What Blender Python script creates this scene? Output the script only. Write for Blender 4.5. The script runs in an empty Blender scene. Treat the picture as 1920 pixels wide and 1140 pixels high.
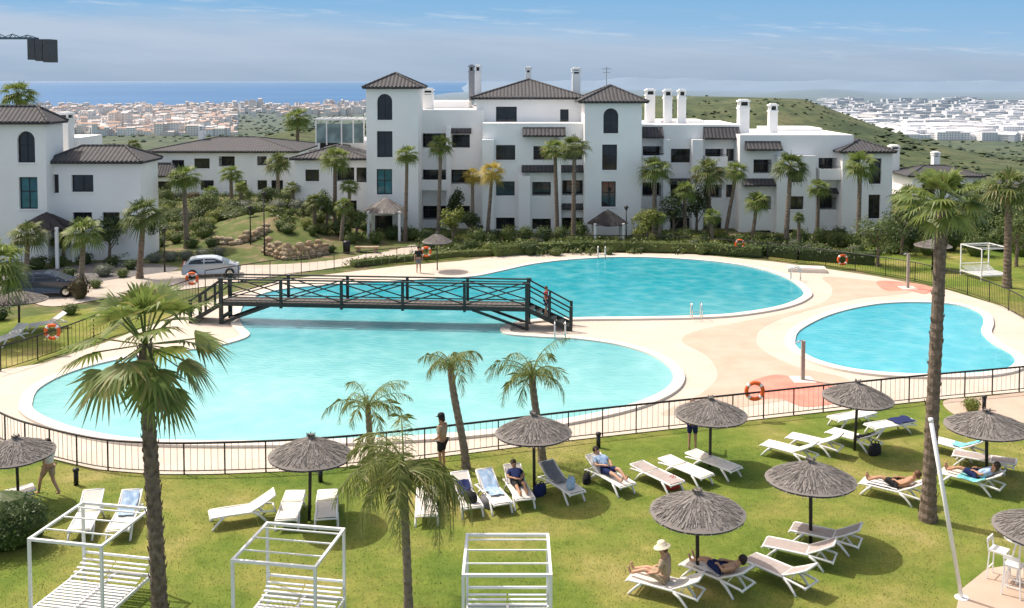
import bpy, bmesh, math, random
from mathutils import Vector, Matrix, noise
from math import sin, cos, pi, radians, hypot, atan2, tan
RN = random.Random(11)
S = bpy.context.scene; COL = S.collection
FPX = 1850.0; PIT = radians(3); HC = 12.3; CY = 150 + FPX*tan(PIT)
def V(*a): return Vector(a)
def ray(px, py):
    u = (CY-py)/FPX
    return V((px-960)/FPX, cos(PIT)+u*sin(PIT), -sin(PIT)+u*cos(PIT))
def G(px, py, z=0.0):
    r = ray(px, py); t = (z-HC)/r.z; p = r*t; p.z = z; return p
def D(px, py, Y):
    r = ray(px, py); t = Y/r.y; return V(r.x*t, Y, HC+r.z*t)

# ---------------------------------------------------------------- mesh builder
class MB:
    def __init__(s): s.v = []; s.f = []
    def add(s, vs, fs):
        n = len(s.v); s.v += [tuple(v) for v in vs]; s.f += [tuple(i+n for i in q) for q in fs]; return s
    def box(s, x0, x1, y0, y1, z0, z1):
        return s.add([(x0,y0,z0),(x1,y0,z0),(x1,y1,z0),(x0,y1,z0),(x0,y0,z1),(x1,y0,z1),(x1,y1,z1),(x0,y1,z1)],
            [(0,3,2,1),(4,5,6,7),(0,1,5,4),(1,2,6,5),(2,3,7,6),(3,0,4,7)])
    def bar(s, p, q, w, h=None, up=(0,0,1)):
        p = Vector(p); q = Vector(q); h = h or w; d = (q-p)
        if d.length < 1e-6: return s
        d.normalize(); up = Vector(up)
        if abs(d.dot(up)) > .98: up = V(0,1,0)
        a = d.cross(up).normalized(); b = a.cross(d); a = a*w/2; b = b*h/2
        return s.add([p-a-b,p+a-b,p+a+b,p-a+b,q-a-b,q+a-b,q+a+b,q-a+b],
            [(0,3,2,1),(4,5,6,7),(0,1,5,4),(1,2,6,5),(2,3,7,6),(3,0,4,7)])
    def tube(s, pts, rad, n=8, cap=True):
        pts = [Vector(p) for p in pts]; k = len(pts)
        if not isinstance(rad, (list, tuple)): rad = [rad]*k
        vs = []; ref = None
        for i in range(k):
            d = (pts[min(i+1,k-1)]-pts[max(i-1,0)]).normalized()
            if ref is None: ref = V(1,0,0) if abs(d.x) < .9 else V(0,1,0)
            a = (ref-d*ref.dot(d)).normalized(); b = d.cross(a); ref = a
            vs += [pts[i]+(a*cos(2*pi*j/n)+b*sin(2*pi*j/n))*rad[i] for j in range(n)]
        fs = [(i*n+j, i*n+(j+1)%n, (i+1)*n+(j+1)%n, (i+1)*n+j) for i in range(k-1) for j in range(n)]
        if cap: fs += [tuple(range(n))[::-1], tuple(range((k-1)*n, k*n))]
        return s.add(vs, fs)
    def lathe(s, prof, n=20, c=(0,0,0)):
        k = len(prof); vs = []
        for r, z in prof: vs += [(c[0]+r*cos(2*pi*j/n), c[1]+r*sin(2*pi*j/n), c[2]+z) for j in range(n)]
        return s.add(vs, [(i*n+j, i*n+(j+1)%n, (i+1)*n+(j+1)%n, (i+1)*n+j) for i in range(k-1) for j in range(n)])
    def poly(s, pts): return s.add(pts, [tuple(range(len(pts)))])
    def prism(s, pts, z0, z1):
        n = len(pts); vs = [(p[0],p[1],z0) for p in pts]+[(p[0],p[1],z1) for p in pts]
        return s.add(vs, [tuple(range(n))[::-1], tuple(range(n,2*n))]+[(i,(i+1)%n,n+(i+1)%n,n+i) for i in range(n)])
    def ball(s, c, r, n=10, m=6, sq=(1,1,1)):
        vs = []
        for i in range(m+1):
            t = pi*i/m
            vs += [(c[0]+r*sq[0]*sin(t)*cos(2*pi*j/n), c[1]+r*sq[1]*sin(t)*sin(2*pi*j/n), c[2]+r*sq[2]*cos(t)) for j in range(n)]
        return s.add(vs, [(i*n+j,(i+1)*n+j,(i+1)*n+(j+1)%n,i*n+(j+1)%n) for i in range(m) for j in range(n)])
    def build(s, name, mat, parent=None, smooth=False, world=False):
        off = V(0,0,0)
        if world:
            p = parent
            while p: off += p.location; p = p.parent
        me = bpy.data.meshes.new(name)
        me.from_pydata([(v[0]-off.x, v[1]-off.y, v[2]-off.z) for v in s.v] if world else s.v, [], s.f)
        me.materials.append(mat)
        if smooth: me.polygons.foreach_set('use_smooth', [True]*len(me.polygons))
        me.update()
        o = bpy.data.objects.new(name, me); COL.objects.link(o)
        if parent: o.parent = parent
        return o
def tag(o, label=None, cat=None, group=None, kind=None):
    if label: o['label'] = label
    if cat: o['category'] = cat
    if group: o['group'] = group
    if kind: o['kind'] = kind
    return o
def thing(name, label, cat, loc=(0,0,0), rz=0, group=None, sc=1):
    o = bpy.data.objects.new(name, None); COL.objects.link(o); o.empty_display_size = .2
    o.location = loc; o.rotation_euler = (0,0,rz); o.scale = (sc,sc,sc)
    return tag(o, label, cat, group)
def copy_tree(o, parent=None, label=None, group=None):
    c = o.copy(); COL.objects.link(c)
    if parent: c.parent = parent
    if label: c['label'] = label
    if group: c['group'] = group
    for ch in list(o.children): copy_tree(ch, c)
    return c
def struct(name, mb, mat, smooth=False): return tag(mb.build(name, mat, smooth=smooth), kind='structure')

# ---------------------------------------------------------------- materials
def newmat(name):
    m = bpy.data.materials.new(name); m.use_nodes = True
    nt = m.node_tree; return m, nt, nt.nodes['Principled BSDF']
def noi(nt, vec, sc, det=4, rough=.55):
    n = nt.nodes.new('ShaderNodeTexNoise'); n.inputs['Scale'].default_value = sc; n.inputs['Detail'].default_value = det
    n.inputs['Roughness'].default_value = rough
    if vec: nt.links.new(vec, n.inputs['Vector'])
    return n.outputs['Fac']
def ramp(nt, fac, stops):
    r = nt.nodes.new('ShaderNodeValToRGB'); e = r.color_ramp.elements
    while len(e) < len(stops): e.new(.5)
    for i, (p, c) in enumerate(stops): e[i].position = p; e[i].color = (*c, 1) if len(c) == 3 else c
    nt.links.new(fac, r.inputs['Fac']); return r.outputs['Color']
def mixc(nt, fac, a, b, mode='MIX'):
    m = nt.nodes.new('ShaderNodeMix'); m.data_type = 'RGBA'; m.blend_type = mode
    for sk, val in ((m.inputs[0], fac), (m.inputs[6], a), (m.inputs[7], b)):
        if hasattr(val, 'is_linked'): nt.links.new(val, sk)
        elif isinstance(val, (int, float)): sk.default_value = val
        else: sk.default_value = (*val, 1)
    return m.outputs[2]
def mth(nt, op, a, b=None):
    m = nt.nodes.new('ShaderNodeMath'); m.operation = op
    for sk, val in ((m.inputs[0], a), (m.inputs[1], b)):
        if val is None: continue
        if hasattr(val, 'is_linked'): nt.links.new(val, sk)
        else: sk.default_value = val
    return m.outputs[0]
def coord(nt, kind='Object'):
    if kind == 'World': return nt.nodes.new('ShaderNodeNewGeometry').outputs['Position']
    return nt.nodes.new('ShaderNodeTexCoord').outputs[kind]
def bump(nt, p, h, st, dist=.02):
    b = nt.nodes.new('ShaderNodeBump'); b.inputs['Strength'].default_value = st; b.inputs['Distance'].default_value = dist
    nt.links.new(h, b.inputs['Height']); nt.links.new(b.outputs['Normal'], p.inputs['Normal'])
def M(name, c1, c2=None, sc=4, rough=.7, bmp=0, bsc=40, metal=0, spec=.3, kind='Object'):
    m, nt, p = newmat(name); p.inputs['Roughness'].default_value = rough; p.inputs['Metallic'].default_value = metal
    p.inputs['Specular IOR Level'].default_value = spec
    vec = coord(nt, kind); c2 = c2 or tuple(x*.82 for x in c1)
    nt.links.new(ramp(nt, noi(nt, vec, sc), [(.35, c1), (.68, c2)]), p.inputs['Base Color'])
    if bmp: bump(nt, p, noi(nt, vec, bsc, 5), bmp)
    return m
def leafmat(name, c1, c2, c3=None, tr=.3):
    m, nt, p = newmat(name)
    g = nt.nodes.new('ShaderNodeNewGeometry'); oi = nt.nodes.new('ShaderNodeObjectInfo')
    f = mth(nt, 'ADD', mth(nt, 'MULTIPLY', g.outputs['Random Per Island'], .8), mth(nt, 'MULTIPLY', oi.outputs['Random'], .2))
    st = [(0, c1), (.75, c2)]
    if c3: st.append((.97, c3))
    c = ramp(nt, f, st)
    c = mixc(nt, noi(nt, coord(nt, 'World'), 1.3, 2), c, mixc(nt, .35, c, (0,0,0)))
    nt.links.new(c, p.inputs['Base Color']); p.inputs['Roughness'].default_value = .5; p.inputs['Specular IOR Level'].default_value = .35
    t = nt.nodes.new('ShaderNodeBsdfTranslucent'); nt.links.new(c, t.inputs['Color'])
    x = nt.nodes.new('ShaderNodeMixShader'); x.inputs[0].default_value = tr
    nt.links.new(p.outputs[0], x.inputs[1]); nt.links.new(t.outputs[0], x.inputs[2])
    nt.links.new(x.outputs[0], nt.nodes['Material Output'].inputs['Surface']); return m
HAZE = (.175, .245, .34)  # air haze painted into far base colours, stronger with distance from the origin
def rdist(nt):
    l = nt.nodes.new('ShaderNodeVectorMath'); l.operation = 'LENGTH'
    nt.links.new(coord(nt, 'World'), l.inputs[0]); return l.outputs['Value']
def paint_haze(nt, col, near=900., far=11000., mx=.85):
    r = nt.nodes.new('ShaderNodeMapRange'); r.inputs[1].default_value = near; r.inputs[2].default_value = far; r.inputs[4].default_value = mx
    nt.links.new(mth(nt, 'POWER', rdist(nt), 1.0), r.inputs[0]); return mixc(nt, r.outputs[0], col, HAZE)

m_wall = M('white_render', (.88,.87,.855), (.82,.81,.80), .35, .85, .15, 25)
def tile_mat():
    m, nt, p = newmat('dark_roof_tiles')
    g = nt.nodes.new('ShaderNodeNewGeometry')
    def vm(op, a, b):
        n = nt.nodes.new('ShaderNodeVectorMath'); n.operation = op
        nt.links.new(a, n.inputs[0])
        if isinstance(b, tuple): n.inputs[1].default_value = b
        elif b: nt.links.new(b, n.inputs[1])
        return n
    t = vm('NORMALIZE', vm('CROSS_PRODUCT', g.outputs['True Normal'], (0,0,1)).outputs[0], None).outputs[0]
    u = vm('DOT_PRODUCT', g.outputs['Position'], t).outputs['Value']
    w = mth(nt, 'ABSOLUTE', mth(nt, 'SINE', mth(nt, 'MULTIPLY', u, 3.14159/.30)))
    c = ramp(nt, noi(nt, g.outputs['Position'], 2.5, 4), [(.3, (.046,.045,.049)), (.7, (.078,.076,.082))])
    c = mixc(nt, mth(nt, 'POWER', w, .5), (.028,.028,.03), c)
    nt.links.new(c, p.inputs['Base Color']); p.inputs['Roughness'].default_value = .8
    bump(nt, p, w, .6, .08); return m
m_tile = tile_mat()
m_frame = M('anthracite_frame', (.03,.03,.033), None, 3, .5)
def glassm(name, c):
    m, nt, p = newmat(name)
    nt.links.new(ramp(nt, noi(nt, coord(nt,'World'), .8, 2), [(.4, c), (.6, tuple(x*1.8 for x in c))]), p.inputs['Base Color'])
    p.inputs['Roughness'].default_value = .06; p.inputs['Specular IOR Level'].default_value = .6; return m
m_glass = glassm('dark_window_glass', (.012,.014,.017)); m_glassb = glassm('cyan_reflection_glass', (.02,.10,.12))  # second glass has a cyan reflection painted into its base colour
m_white = M('white_powder_coat', (.82,.82,.82), (.76,.76,.76), 2, .35)
m_dark = M('dark_timber_stain', (.022,.028,.026), (.04,.045,.042), 6, .55, .2, 30)
m_rail = M('black_metal_rail', (.02,.02,.022), None, 3, .4)
m_alu = M('silver_baluster', (.50,.48,.46), None, 3, .4, metal=.3)
m_chrome = M('stainless_steel', (.7,.7,.7), None, 3, .2, metal=1)
m_trunk = M('palm_trunk_bark', (.23,.175,.135), (.10,.075,.055), 7, .9, .9, 16)
m_trunk2 = M('grey_palm_bark', (.28,.225,.175), (.14,.11,.085), 9, .9, .6, 18)
m_fan = leafmat('fan_palm_leaf', (.075,.12,.028), (.18,.23,.065), (.30,.27,.10), .35)
m_fanb = leafmat('fan_palm_leaf_bright', (.10,.165,.032), (.25,.32,.08), (.36,.33,.12), .4)
m_fea = leafmat('feather_palm_leaf', (.14,.20,.045), (.33,.37,.115), (.42,.38,.15), .42)
m_yel = leafmat('yellowing_palm_leaf', (.40,.31,.05), (.55,.43,.08), (.27,.26,.06))
m_dead = leafmat('dry_brown_frond', (.24,.17,.10), (.38,.29,.17), None, .15)
L_g = leafmat('mid_green_leaf', (.055,.10,.025), (.15,.20,.05), (.23,.25,.08))
L_d = leafmat('dark_green_leaf', (.028,.058,.016), (.085,.13,.035))
L_b = leafmat('grey_green_leaf', (.12,.145,.10), (.24,.265,.20))
L_y = leafmat('yellow_green_leaf', (.13,.17,.03), (.27,.30,.06))
L_r = leafmat('reddish_leaf', (.12,.05,.03), (.10,.11,.04), (.30,.08,.06))
def thatchm():
    m, nt, p = newmat('grey_brown_thatch'); g = nt.nodes.new('ShaderNodeNewGeometry')
    nt.links.new(ramp(nt, g.outputs['Random Per Island'], [(0,(.08,.072,.067)),(.6,(.185,.168,.155)),(1,(.28,.26,.24))]), p.inputs['Base Color'])
    p.inputs['Roughness'].default_value = .95; return m
m_thatch = thatchm()
m_pole = M('dark_umbrella_pole', (.045,.04,.038), None, 4, .6)
m_sling = M('cream_sling_fabric', (.70,.66,.60), (.62,.58,.52), 6, .8)
m_taupe = M('taupe_sling_fabric', (.40,.34,.315), (.35,.295,.27), 6, .8)
m_plast = M('white_plastic', (.80,.79,.77), (.72,.71,.69), 3, .4)
m_orange = M('orange_lifebuoy', (.80,.14,.03), None, 3, .5)
def stonem():
    m, nt, p = newmat('tan_dry_stone'); vec = coord(nt, 'World')
    v = nt.nodes.new('ShaderNodeTexVoronoi'); v.inputs['Scale'].default_value = 2.2; nt.links.new(vec, v.inputs['Vector'])
    sp = nt.nodes.new('ShaderNodeSeparateColor'); nt.links.new(v.outputs['Color'], sp.inputs[0])
    c = ramp(nt, sp.outputs[0], [(0,(.32,.22,.13)),(.5,(.42,.31,.20)),(1,(.48,.39,.28))])
    c = mixc(nt, 1., c, ramp(nt, noi(nt, vec, 5, 4), [(.3,(.6,.6,.6)),(.7,(1.1,1.1,1.1))]), 'MULTIPLY')
    nt.links.new(c, p.inputs['Base Color']); p.inputs['Roughness'].default_value = .9
    bump(nt, p, noi(nt, vec, 6, 5), .8, .1); return m
m_stone = stonem()
def skinm(n, c): return M(n, c, tuple(x*.9 for x in c), 8, .55)
m_skin = skinm('skin_warm', (.52,.30,.20)); m_skin2 = skinm('skin_tan', (.42,.23,.14))
m_hair = M('dark_hair', (.03,.02,.015), None, 20, .6); m_hairb = M('brown_hair', (.12,.06,.03), None, 20, .6)
m_beige = M('beige_cloth', (.42,.32,.22), None, 8, .9); m_black = M('black_cloth', (.02,.02,.022), None, 8, .9)
m_wcloth = M('white_cloth', (.78,.78,.77), None, 8, .9); m_patt = M('patterned_blue_cloth', (.45,.38,.40), (.10,.10,.22), 14, .9)
m_navy = M('navy_cloth', (.015,.025,.10), None, 8, .9); m_teal = M('turquoise_towel', (.10,.42,.48), (.30,.60,.62), 6, .95)
m_blue = M('light_blue_cloth', (.22,.36,.55), (.48,.57,.68), 8, .9); m_red = M('red_cloth', (.55,.05,.05), None, 8, .8)
m_straw = M('pale_straw_hat', (.72,.64,.50), None, 30, .9)
m_grey = M('grey_cloth', (.18,.18,.20), None, 8, .9)

# ---------------------------------------------------------------- people first (skin meshes)
def skinmesh(vs, es, rad, sub=2):
    me = bpy.data.meshes.new('skin'); me.from_pydata([tuple(v) for v in vs], es, [])
    o = bpy.data.objects.new('skin', me); COL.objects.link(o)
    md = o.modifiers.new('s', 'SKIN'); md.use_smooth_shade = True
    for i, r in enumerate(rad):
        d = me.skin_vertices[0].data[i]; d.radius = (r, r) if not isinstance(r, tuple) else r; d.use_root = (i == 0)
    sm = o.modifiers.new('u', 'SUBSURF'); sm.levels = sub; sm.render_levels = sub
    dg = bpy.context.evaluated_depsgraph_get(); dg.update()
    m2 = bpy.data.meshes.new_from_object(o.evaluated_get(dg))
    bpy.data.objects.remove(o); m2.polygons.foreach_set('use_smooth', [True]*len(m2.polygons)); return m2
STAND = dict(pel=(0,0,.96), bel=(0,.01,1.10), che=(0,.01,1.30), nec=(0,0,1.47), hea=(0,-.015,1.60),
    lsh=(.18,0,1.41), lel=(.23,.03,1.14), lwr=(.25,-.06,.90), rsh=(-.18,0,1.41), rel=(-.23,.03,1.14), rwr=(-.25,-.06,.90),
    lhi=(.09,0,.90), lkn=(.10,-.02,.49), lan=(.11,.02,.08), rhi=(-.09,0,.90), rkn=(-.10,-.02,.49), ran=(-.11,.02,.08))
def pose(**k): d = dict(STAND); d.update(k); return d
P_LEAN = pose(rel=(-.33,-.14,1.22), rwr=(-.40,-.36,1.13), lel=(.26,.08,1.16), lwr=(.20,-.12,1.02))
P_WALK = pose(lkn=(.10,-.24,.52), lan=(.10,-.34,.10), rkn=(-.10,.06,.50), ran=(-.10,.36,.16), lel=(.23,.14,1.16), lwr=(.24,.12,.92), rel=(-.23,-.10,1.16), rwr=(-.24,-.28,1.0))
P_SIT = pose(pel=(0,0,.50), bel=(0,.03,.63), che=(0,.02,.84), nec=(0,-.02,1.01), hea=(0,-.05,1.14), lsh=(.18,.0,.95), lel=(.25,-.06,.70), lwr=(.20,-.28,.60),
    rsh=(-.18,0,.95), rel=(-.25,-.06,.70), rwr=(-.20,-.28,.60), lhi=(.09,-.05,.48), lkn=(.13,-.45,.62), lan=(.11,-.82,.44), rhi=(-.09,-.05,.48), rkn=(-.13,-.45,.56), ran=(-.11,-.84,.44))
P_LIE = pose(pel=(0,0,.48), bel=(0,.14,.53), che=(0,.30,.63), nec=(0,.44,.75), hea=(0,.51,.87), lsh=(.18,.39,.72), lel=(.27,.18,.60), lwr=(.14,-.02,.62),
    rsh=(-.18,.39,.72), rel=(-.27,.18,.60), rwr=(-.14,-.02,.64), lhi=(.09,-.05,.47), lkn=(.11,-.46,.62), lan=(.10,-.84,.43), rhi=(-.09,-.05,.47), rkn=(-.12,-.47,.52), ran=(-.11,-.88,.43))
def person(label, loc, rz, J, skin, top=None, bottom=None, hair=None, hat=None, sc=1.0, group=None, sleeves=True, longleg=False):
    J = {k: Vector(v) for k, v in J.items()}
    t = thing('person', label, 'person', loc, rz, group, sc)
    vs, es, rd = [], [], []
    def a(p, r, par=None):
        vs.append(Vector(p)); rd.append(r)
        if par is not None: es.append((par, len(vs)-1))
        return len(vs)-1
    pel = a(J['pel'], .12); bel = a(J['bel'], .11, pel); che = a(J['che'], .125, bel); nec = a(J['nec'], .052, che)
    up = (J['hea']-J['nec']).normalized()
    h1 = a(J['hea']-up*.02, .075, nec); h2 = a(J['hea']+up*.06, .085, h1); h3 = a(J['hea']+up*.115, .06, h2)
    fwd = (V(0,-1,0)-up*up.dot(V(0,-1,0))).normalized()
    a(J['hea']+fwd*.098+up*.015, .014, h1); a(J['hea']+fwd*.07-up*.07, .03, h1)   # nose, chin
    for s, sg in (('l',1),('r',-1)):
        a(J['hea']+V(sg*.085,0,0)+up*.01, .014, h1)
        sh = a(J[s+'sh'], .06, che); el = a(J[s+'el'], .042, sh); wr = a(J[s+'wr'], .028, el)
        d = (J[s+'wr']-J[s+'el']).normalized(); sd = d.cross(V(0,1,0)) if abs(d.y) < .8 else d.cross(V(0,0,1)); sd.normalize(); pn = d.cross(sd)
        pal = a(J[s+'wr']+d*.055, .028, wr)
        for k, (o, L) in enumerate(((-.03,.07),(-.01,.085),(.01,.08),(.03,.06))):
            b = a(J[s+'wr']+d*.09+sd*o, .010, pal); c = a(vs[b]+d*L*.5+pn*.01, .009, b); a(vs[c]+d*L*.4+pn*.03, .008, c)
        b = a(J[s+'wr']+d*.05-sd*.045, .011, pal); a(vs[b]+d*.04-sd*.02+pn*.01, .010, b)
        hi = a(J[s+'hi'], .085, pel); kn = a(J[s+'kn'], .055, hi); an = a(J[s+'an'], .036, kn)
        fd = V(0,-.17,-.04) if J[s+'an'].z < .3 else V(0,-.06,.17)
        a(J[s+'an']+fd, .03, an)
    me = skinmesh(vs, es, rd); me.materials.append(skin)
    o = bpy.data.objects.new('body', me); COL.objects.link(o); o.parent = t
    def cloth(nm, vs, es, rd, mt):
        me = skinmesh(vs, es, rd); me.materials.append(mt)
        o = bpy.data.objects.new(nm, me); COL.objects.link(o); o.parent = t
    if top:
        v = [J['bel'].lerp(J['pel'],.6), J['bel'], J['che'], J['che'].lerp(J['nec'],.6)]; e = [(0,1),(1,2),(2,3)]; r = [.15,.145,.155,.08]
        for s in 'lr':
            n = len(v); v.append(J[s+'sh']); e.append((2,n)); r.append(.08)
            if sleeves: v.append(J[s+'sh'].lerp(J[s+'el'],.75)); e.append((n,n+1)); r.append(.062)
        cloth('shirt', v, e, r, top)
    if bottom:
        v = [J['pel'].lerp(J['bel'],.25)]; e = []; r = [.15]
        for s in 'lr':
            n = len(v); v += [J[s+'hi'], J[s+'hi'].lerp(J[s+'kn'],.8)]; e += [(0,n),(n,n+1)]; r += [.108,.085]
            if longleg: v += [J[s+'kn'], J[s+'kn'].lerp(J[s+'an'],.9)]; e += [(n+1,n+2),(n+2,n+3)]; r += [.075,.06]
        cloth('trousers' if longleg else 'shorts', v, e, r, bottom)
    hc = J['hea']+up*.055
    if hair:
        m = MB(); m.ball(hc-fwd*.018+up*.012, .104, 14, 8, (1,1.02,1.0))
        m.ball(hc-fwd*.06-up*.06, .07, 10, 6); m.build('hair', hair, t, True)
    if hat:
        m = MB(); n = 18; q = up.to_track_quat('Z','Y'); br = .21
        pr = [(br,-.02),(br-.01,.0),(.112,.03),(.105,.10),(.07,.13),(0.001,.135)]
        if hat == m_black: pr = [(.115,.0),(.117,.04),(.105,.10),(.07,.13),(0.001,.135)]
        m.lathe(pr, n)
        if hat == m_black: m.add([(-.09,-.07,.02),(.09,-.07,.02),(.07,-.20,.005),(-.07,-.20,.005)],[(0,1,2,3)])
        m.v = [tuple(hc+up*.03+q@Vector(x)) for x in m.v]; m.build('hat', hat, t, True)
    for sg in (-1,1):
        m = MB(); m.ball(J['hea']+fwd*.084+V(sg*.032,0,0)+up*.035, .011, 8, 5); m.build('eye', m_hair, t, True)
    return t

def face(dx, dy): return atan2(dx, -dy)     # local -Y towards (dx,dy)
person('person in beige shirt, cap and dark shorts standing with a hand on the fence', G(829,880), face(-1,.55), P_LEAN, m_skin2, m_beige, m_black, m_hair, m_black)
person('person in patterned top standing at the fence behind a thatched umbrella', G(1298,845), face(.2,1), P_LEAN, m_skin, m_patt, m_navy, m_hairb, sc=.98)
person('person in white shirt walking across the lawn behind the leftmost umbrella', G(92,932), face(-.7,.4), P_WALK, m_skin, m_wcloth, m_beige, m_hair)
person('small dark-clothed person standing on the far pool deck beside a thatched umbrella', G(785,512), face(.2,-1), STAND, m_skin2, m_black, m_grey, m_hair)

# ---------------------------------------------------------------- terrain
TB = [(0,0),(128,0),(150,-4),(300,-34),(800,-63),(1500,-85),(2500,-95),(4000,-97.5),(9000,-98),(70000,-99)]
def hgt(x, y):
    r = hypot(x, y); az = x/y if y > 1 else (9 if x > 0 else -9)
    for i in range(len(TB)-1):
        if r <= TB[i+1][0]:
            a, b = TB[i], TB[i+1]; t = (r-a[0])/(b[0]-a[0]); z = a[1]+(b[1]-a[1])*t; break
    else: z = -99
    def g(cx, cy, sx, sy, am): return am*math.exp(-((x-cx)/sx)**2-((y-cy)/sy)**2)
    z += g(-18.5, 78, 6, 6, 1.9)
    if r > 140:
        h1 = g(255, 1150, 165, 260, 82)+g(60, 1150, 110, 230, 38)
        z += h1; z = min(z, -9+(z+9)*.05) if z > -9 and h1 > 5 and r > 600 else z
        z += g(-215, 950, 70, 140, 27)+g(-95, 1050, 90, 160, 34)
        n = noise.noise(V(x/160, y/160, 0)); z += n*min(3.0, (r-140)*.012)
        if r > 4500 and az > -.14:
            k = min(1, (az+.14)*5); n2 = noise.noise(V(az*9, r/5000, 3))+.5*noise.noise(V(az*30, r/3000, 7))
            z += max(0, math.exp(-((r-14000)/4200)**2))*(98+66*n2)*k
            z += max(0, math.exp(-((r-7000)/1500)**2))*max(0, 22+40*noise.noise(V(az*14, 4, r/4000)))*k
        lim = 4150 if az < -.15 else 4150+(az+.15)*40000
        if az < .3 and r > lim and r < 9000: z = min(z, -97-(r-lim)*.05) if az < -.05 else z
        if az < -.05 and r >= 9000: z = -130
    return z
def terrain():
    rs = [2+4*i for i in range(33)]
    while rs[-1] < 62000: rs.append(rs[-1]*1.055)
    na = 240; a0 = radians(-62); da = radians(124)/na
    vs = []; fs = []
    for r in rs:
        for j in range(na+1):
            a = a0+da*j; x, y = r*sin(a), r*cos(a); vs.append((x, y, hgt(x, y)-.02))
    for i in range(len(rs)-1):
        for j in range(na):
            k = i*(na+1)+j; fs.append((k, k+1, k+na+2, k+na+1))
    m, nt, p = newmat('terrain_ground'); w = coord(nt, 'World'); r = rdist(nt)
    near = ramp(nt, noi(nt, w, .55, 6, .65), [(.3,(.06,.09,.026)),(.5,(.105,.13,.045)),(.6,(.19,.155,.09)),(.75,(.30,.23,.145))])
    far = ramp(nt, noi(nt, w, .012, 8, .65), [(.3,(.045,.065,.028)),(.45,(.075,.098,.042)),(.55,(.105,.12,.055)),(.72,(.165,.145,.08))])
    far = mixc(nt, ramp(nt, noi(nt, w, .07, 6, .75), [(.46,(0,0,0)),(.60,(.85,.85,.85))]), far, (.038,.055,.026))
    mr = nt.nodes.new('ShaderNodeMapRange'); mr.inputs[1].default_value = 110; mr.inputs[2].default_value = 140; nt.links.new(r, mr.inputs[0])
    nt.links.new(paint_haze(nt, mixc(nt, mr.outputs[0], near, far), 700, 8500, .94), p.inputs['Base Color']); p.inputs['Roughness'].default_value = .95
    p.inputs['Specular IOR Level'].default_value = .1
    struct('terrain', MB().add(vs, fs), m, True)
terrain()
m, nt, p = newmat('sea_water')
nt.links.new(paint_haze(nt, ramp(nt, noi(nt, coord(nt,'World'), .0006, 5), [(.35,(.035,.12,.26)),(.65,(.048,.145,.295))]), 9000, 70000, .7), p.inputs['Base Color'])
p.inputs['Roughness'].default_value = .6; p.inputs['Specular IOR Level'].default_value = .12
struct('sea', MB().poly([(-90000,3600,-100),(40000,3600,-100),(90000,95000,-100),(-90000,95000,-100)]), m)

# ---------------------------------------------------------------- ground sheets
def crv(pts, closed=True, n=6):
    out = []; k = len(pts); rg = range(k) if closed else range(k-1)
    for i in rg:
        if closed: a, b, c, d = pts[i-1], pts[i], pts[(i+1)%k], pts[(i+2)%k]
        else: a, b, c, d = pts[max(i-1,0)], pts[i], pts[i+1], pts[min(i+2,k-1)]
        for j in range(n):
            t = j/n
            out.append(.5*((2*b)+(c-a)*t+(2*a-5*b+4*c-d)*t*t+(3*b-a-3*c+d)*t**3))
    if not closed: out.append(pts[-1].copy())
    return out
def PX(l, z=0): return [G(x, y, z) for x, y in l]
def sheet(name, l, z, mat, smooth=True, n=5):
    pts = crv(PX(l), True, n) if smooth else PX(l)
    return struct(name, MB().poly([(q.x, q.y, z) for q in pts]), mat)
m, nt, p = newmat('lawn_grass'); w = coord(nt, 'World')
c = ramp(nt, noi(nt, w, .24, 6, .62), [(.30,(.085,.15,.022)),(.45,(.145,.20,.033)),(.56,(.225,.235,.058)),(.70,(.36,.31,.125))])
c2 = ramp(nt, noi(nt, w, 1.6, 5, .7), [(.3,(.70,.76,.66)),(.7,(1.18,1.10,1.10))])
c = mixc(nt, 1.0, c, c2, 'MULTIPLY')
c = mixc(nt, 1.0, c, ramp(nt, noi(nt, w, 22, 3, .7), [(.3,(.76,.76,.76)),(.7,(1.14,1.14,1.14))]), 'MULTIPLY')
nt.links.new(c, p.inputs['Base Color']); p.inputs['Roughness'].default_value = .9; p.inputs['Specular IOR Level'].default_value = .15; bump(nt, p, noi(nt, w, 30, 4), .6, .04); m_lawn = m
m, nt, p = newmat('pale_pool_paving'); w = coord(nt, 'World')
c = ramp(nt, noi(nt, w, .5, 5), [(.3,(.52,.44,.36)),(.7,(.59,.51,.43))])
c = mixc(nt, .5, c, mixc(nt, 1.0, c, ramp(nt, noi(nt, w, 9, 4), [(.3,(.75,.75,.75)),(.7,(1.1,1.1,1.1))]), 'MULTIPLY'))
nt.links.new(c, p.inputs['Base Color']); p.inputs['Roughness'].default_value = .85; m_deck = m
m_tan = M('tan_paving', (.46,.345,.265), (.52,.405,.32), .8, .85, kind='World')
m_redp = M('red_rubber_splash', (.62,.20,.15), (.64,.28,.21), 1.2, .85, kind='World')
m_cop = M('white_coping', (.66,.60,.53), (.60,.545,.48), 2, .7, kind='World')
m_drive = M('beige_driveway', (.44,.38,.32), (.50,.44,.375), .8, .9, .2, 6, kind='World')
m_asph = M('grey_asphalt', (.13,.125,.12), (.17,.16,.155), 1.5, .9, kind='World')
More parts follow.
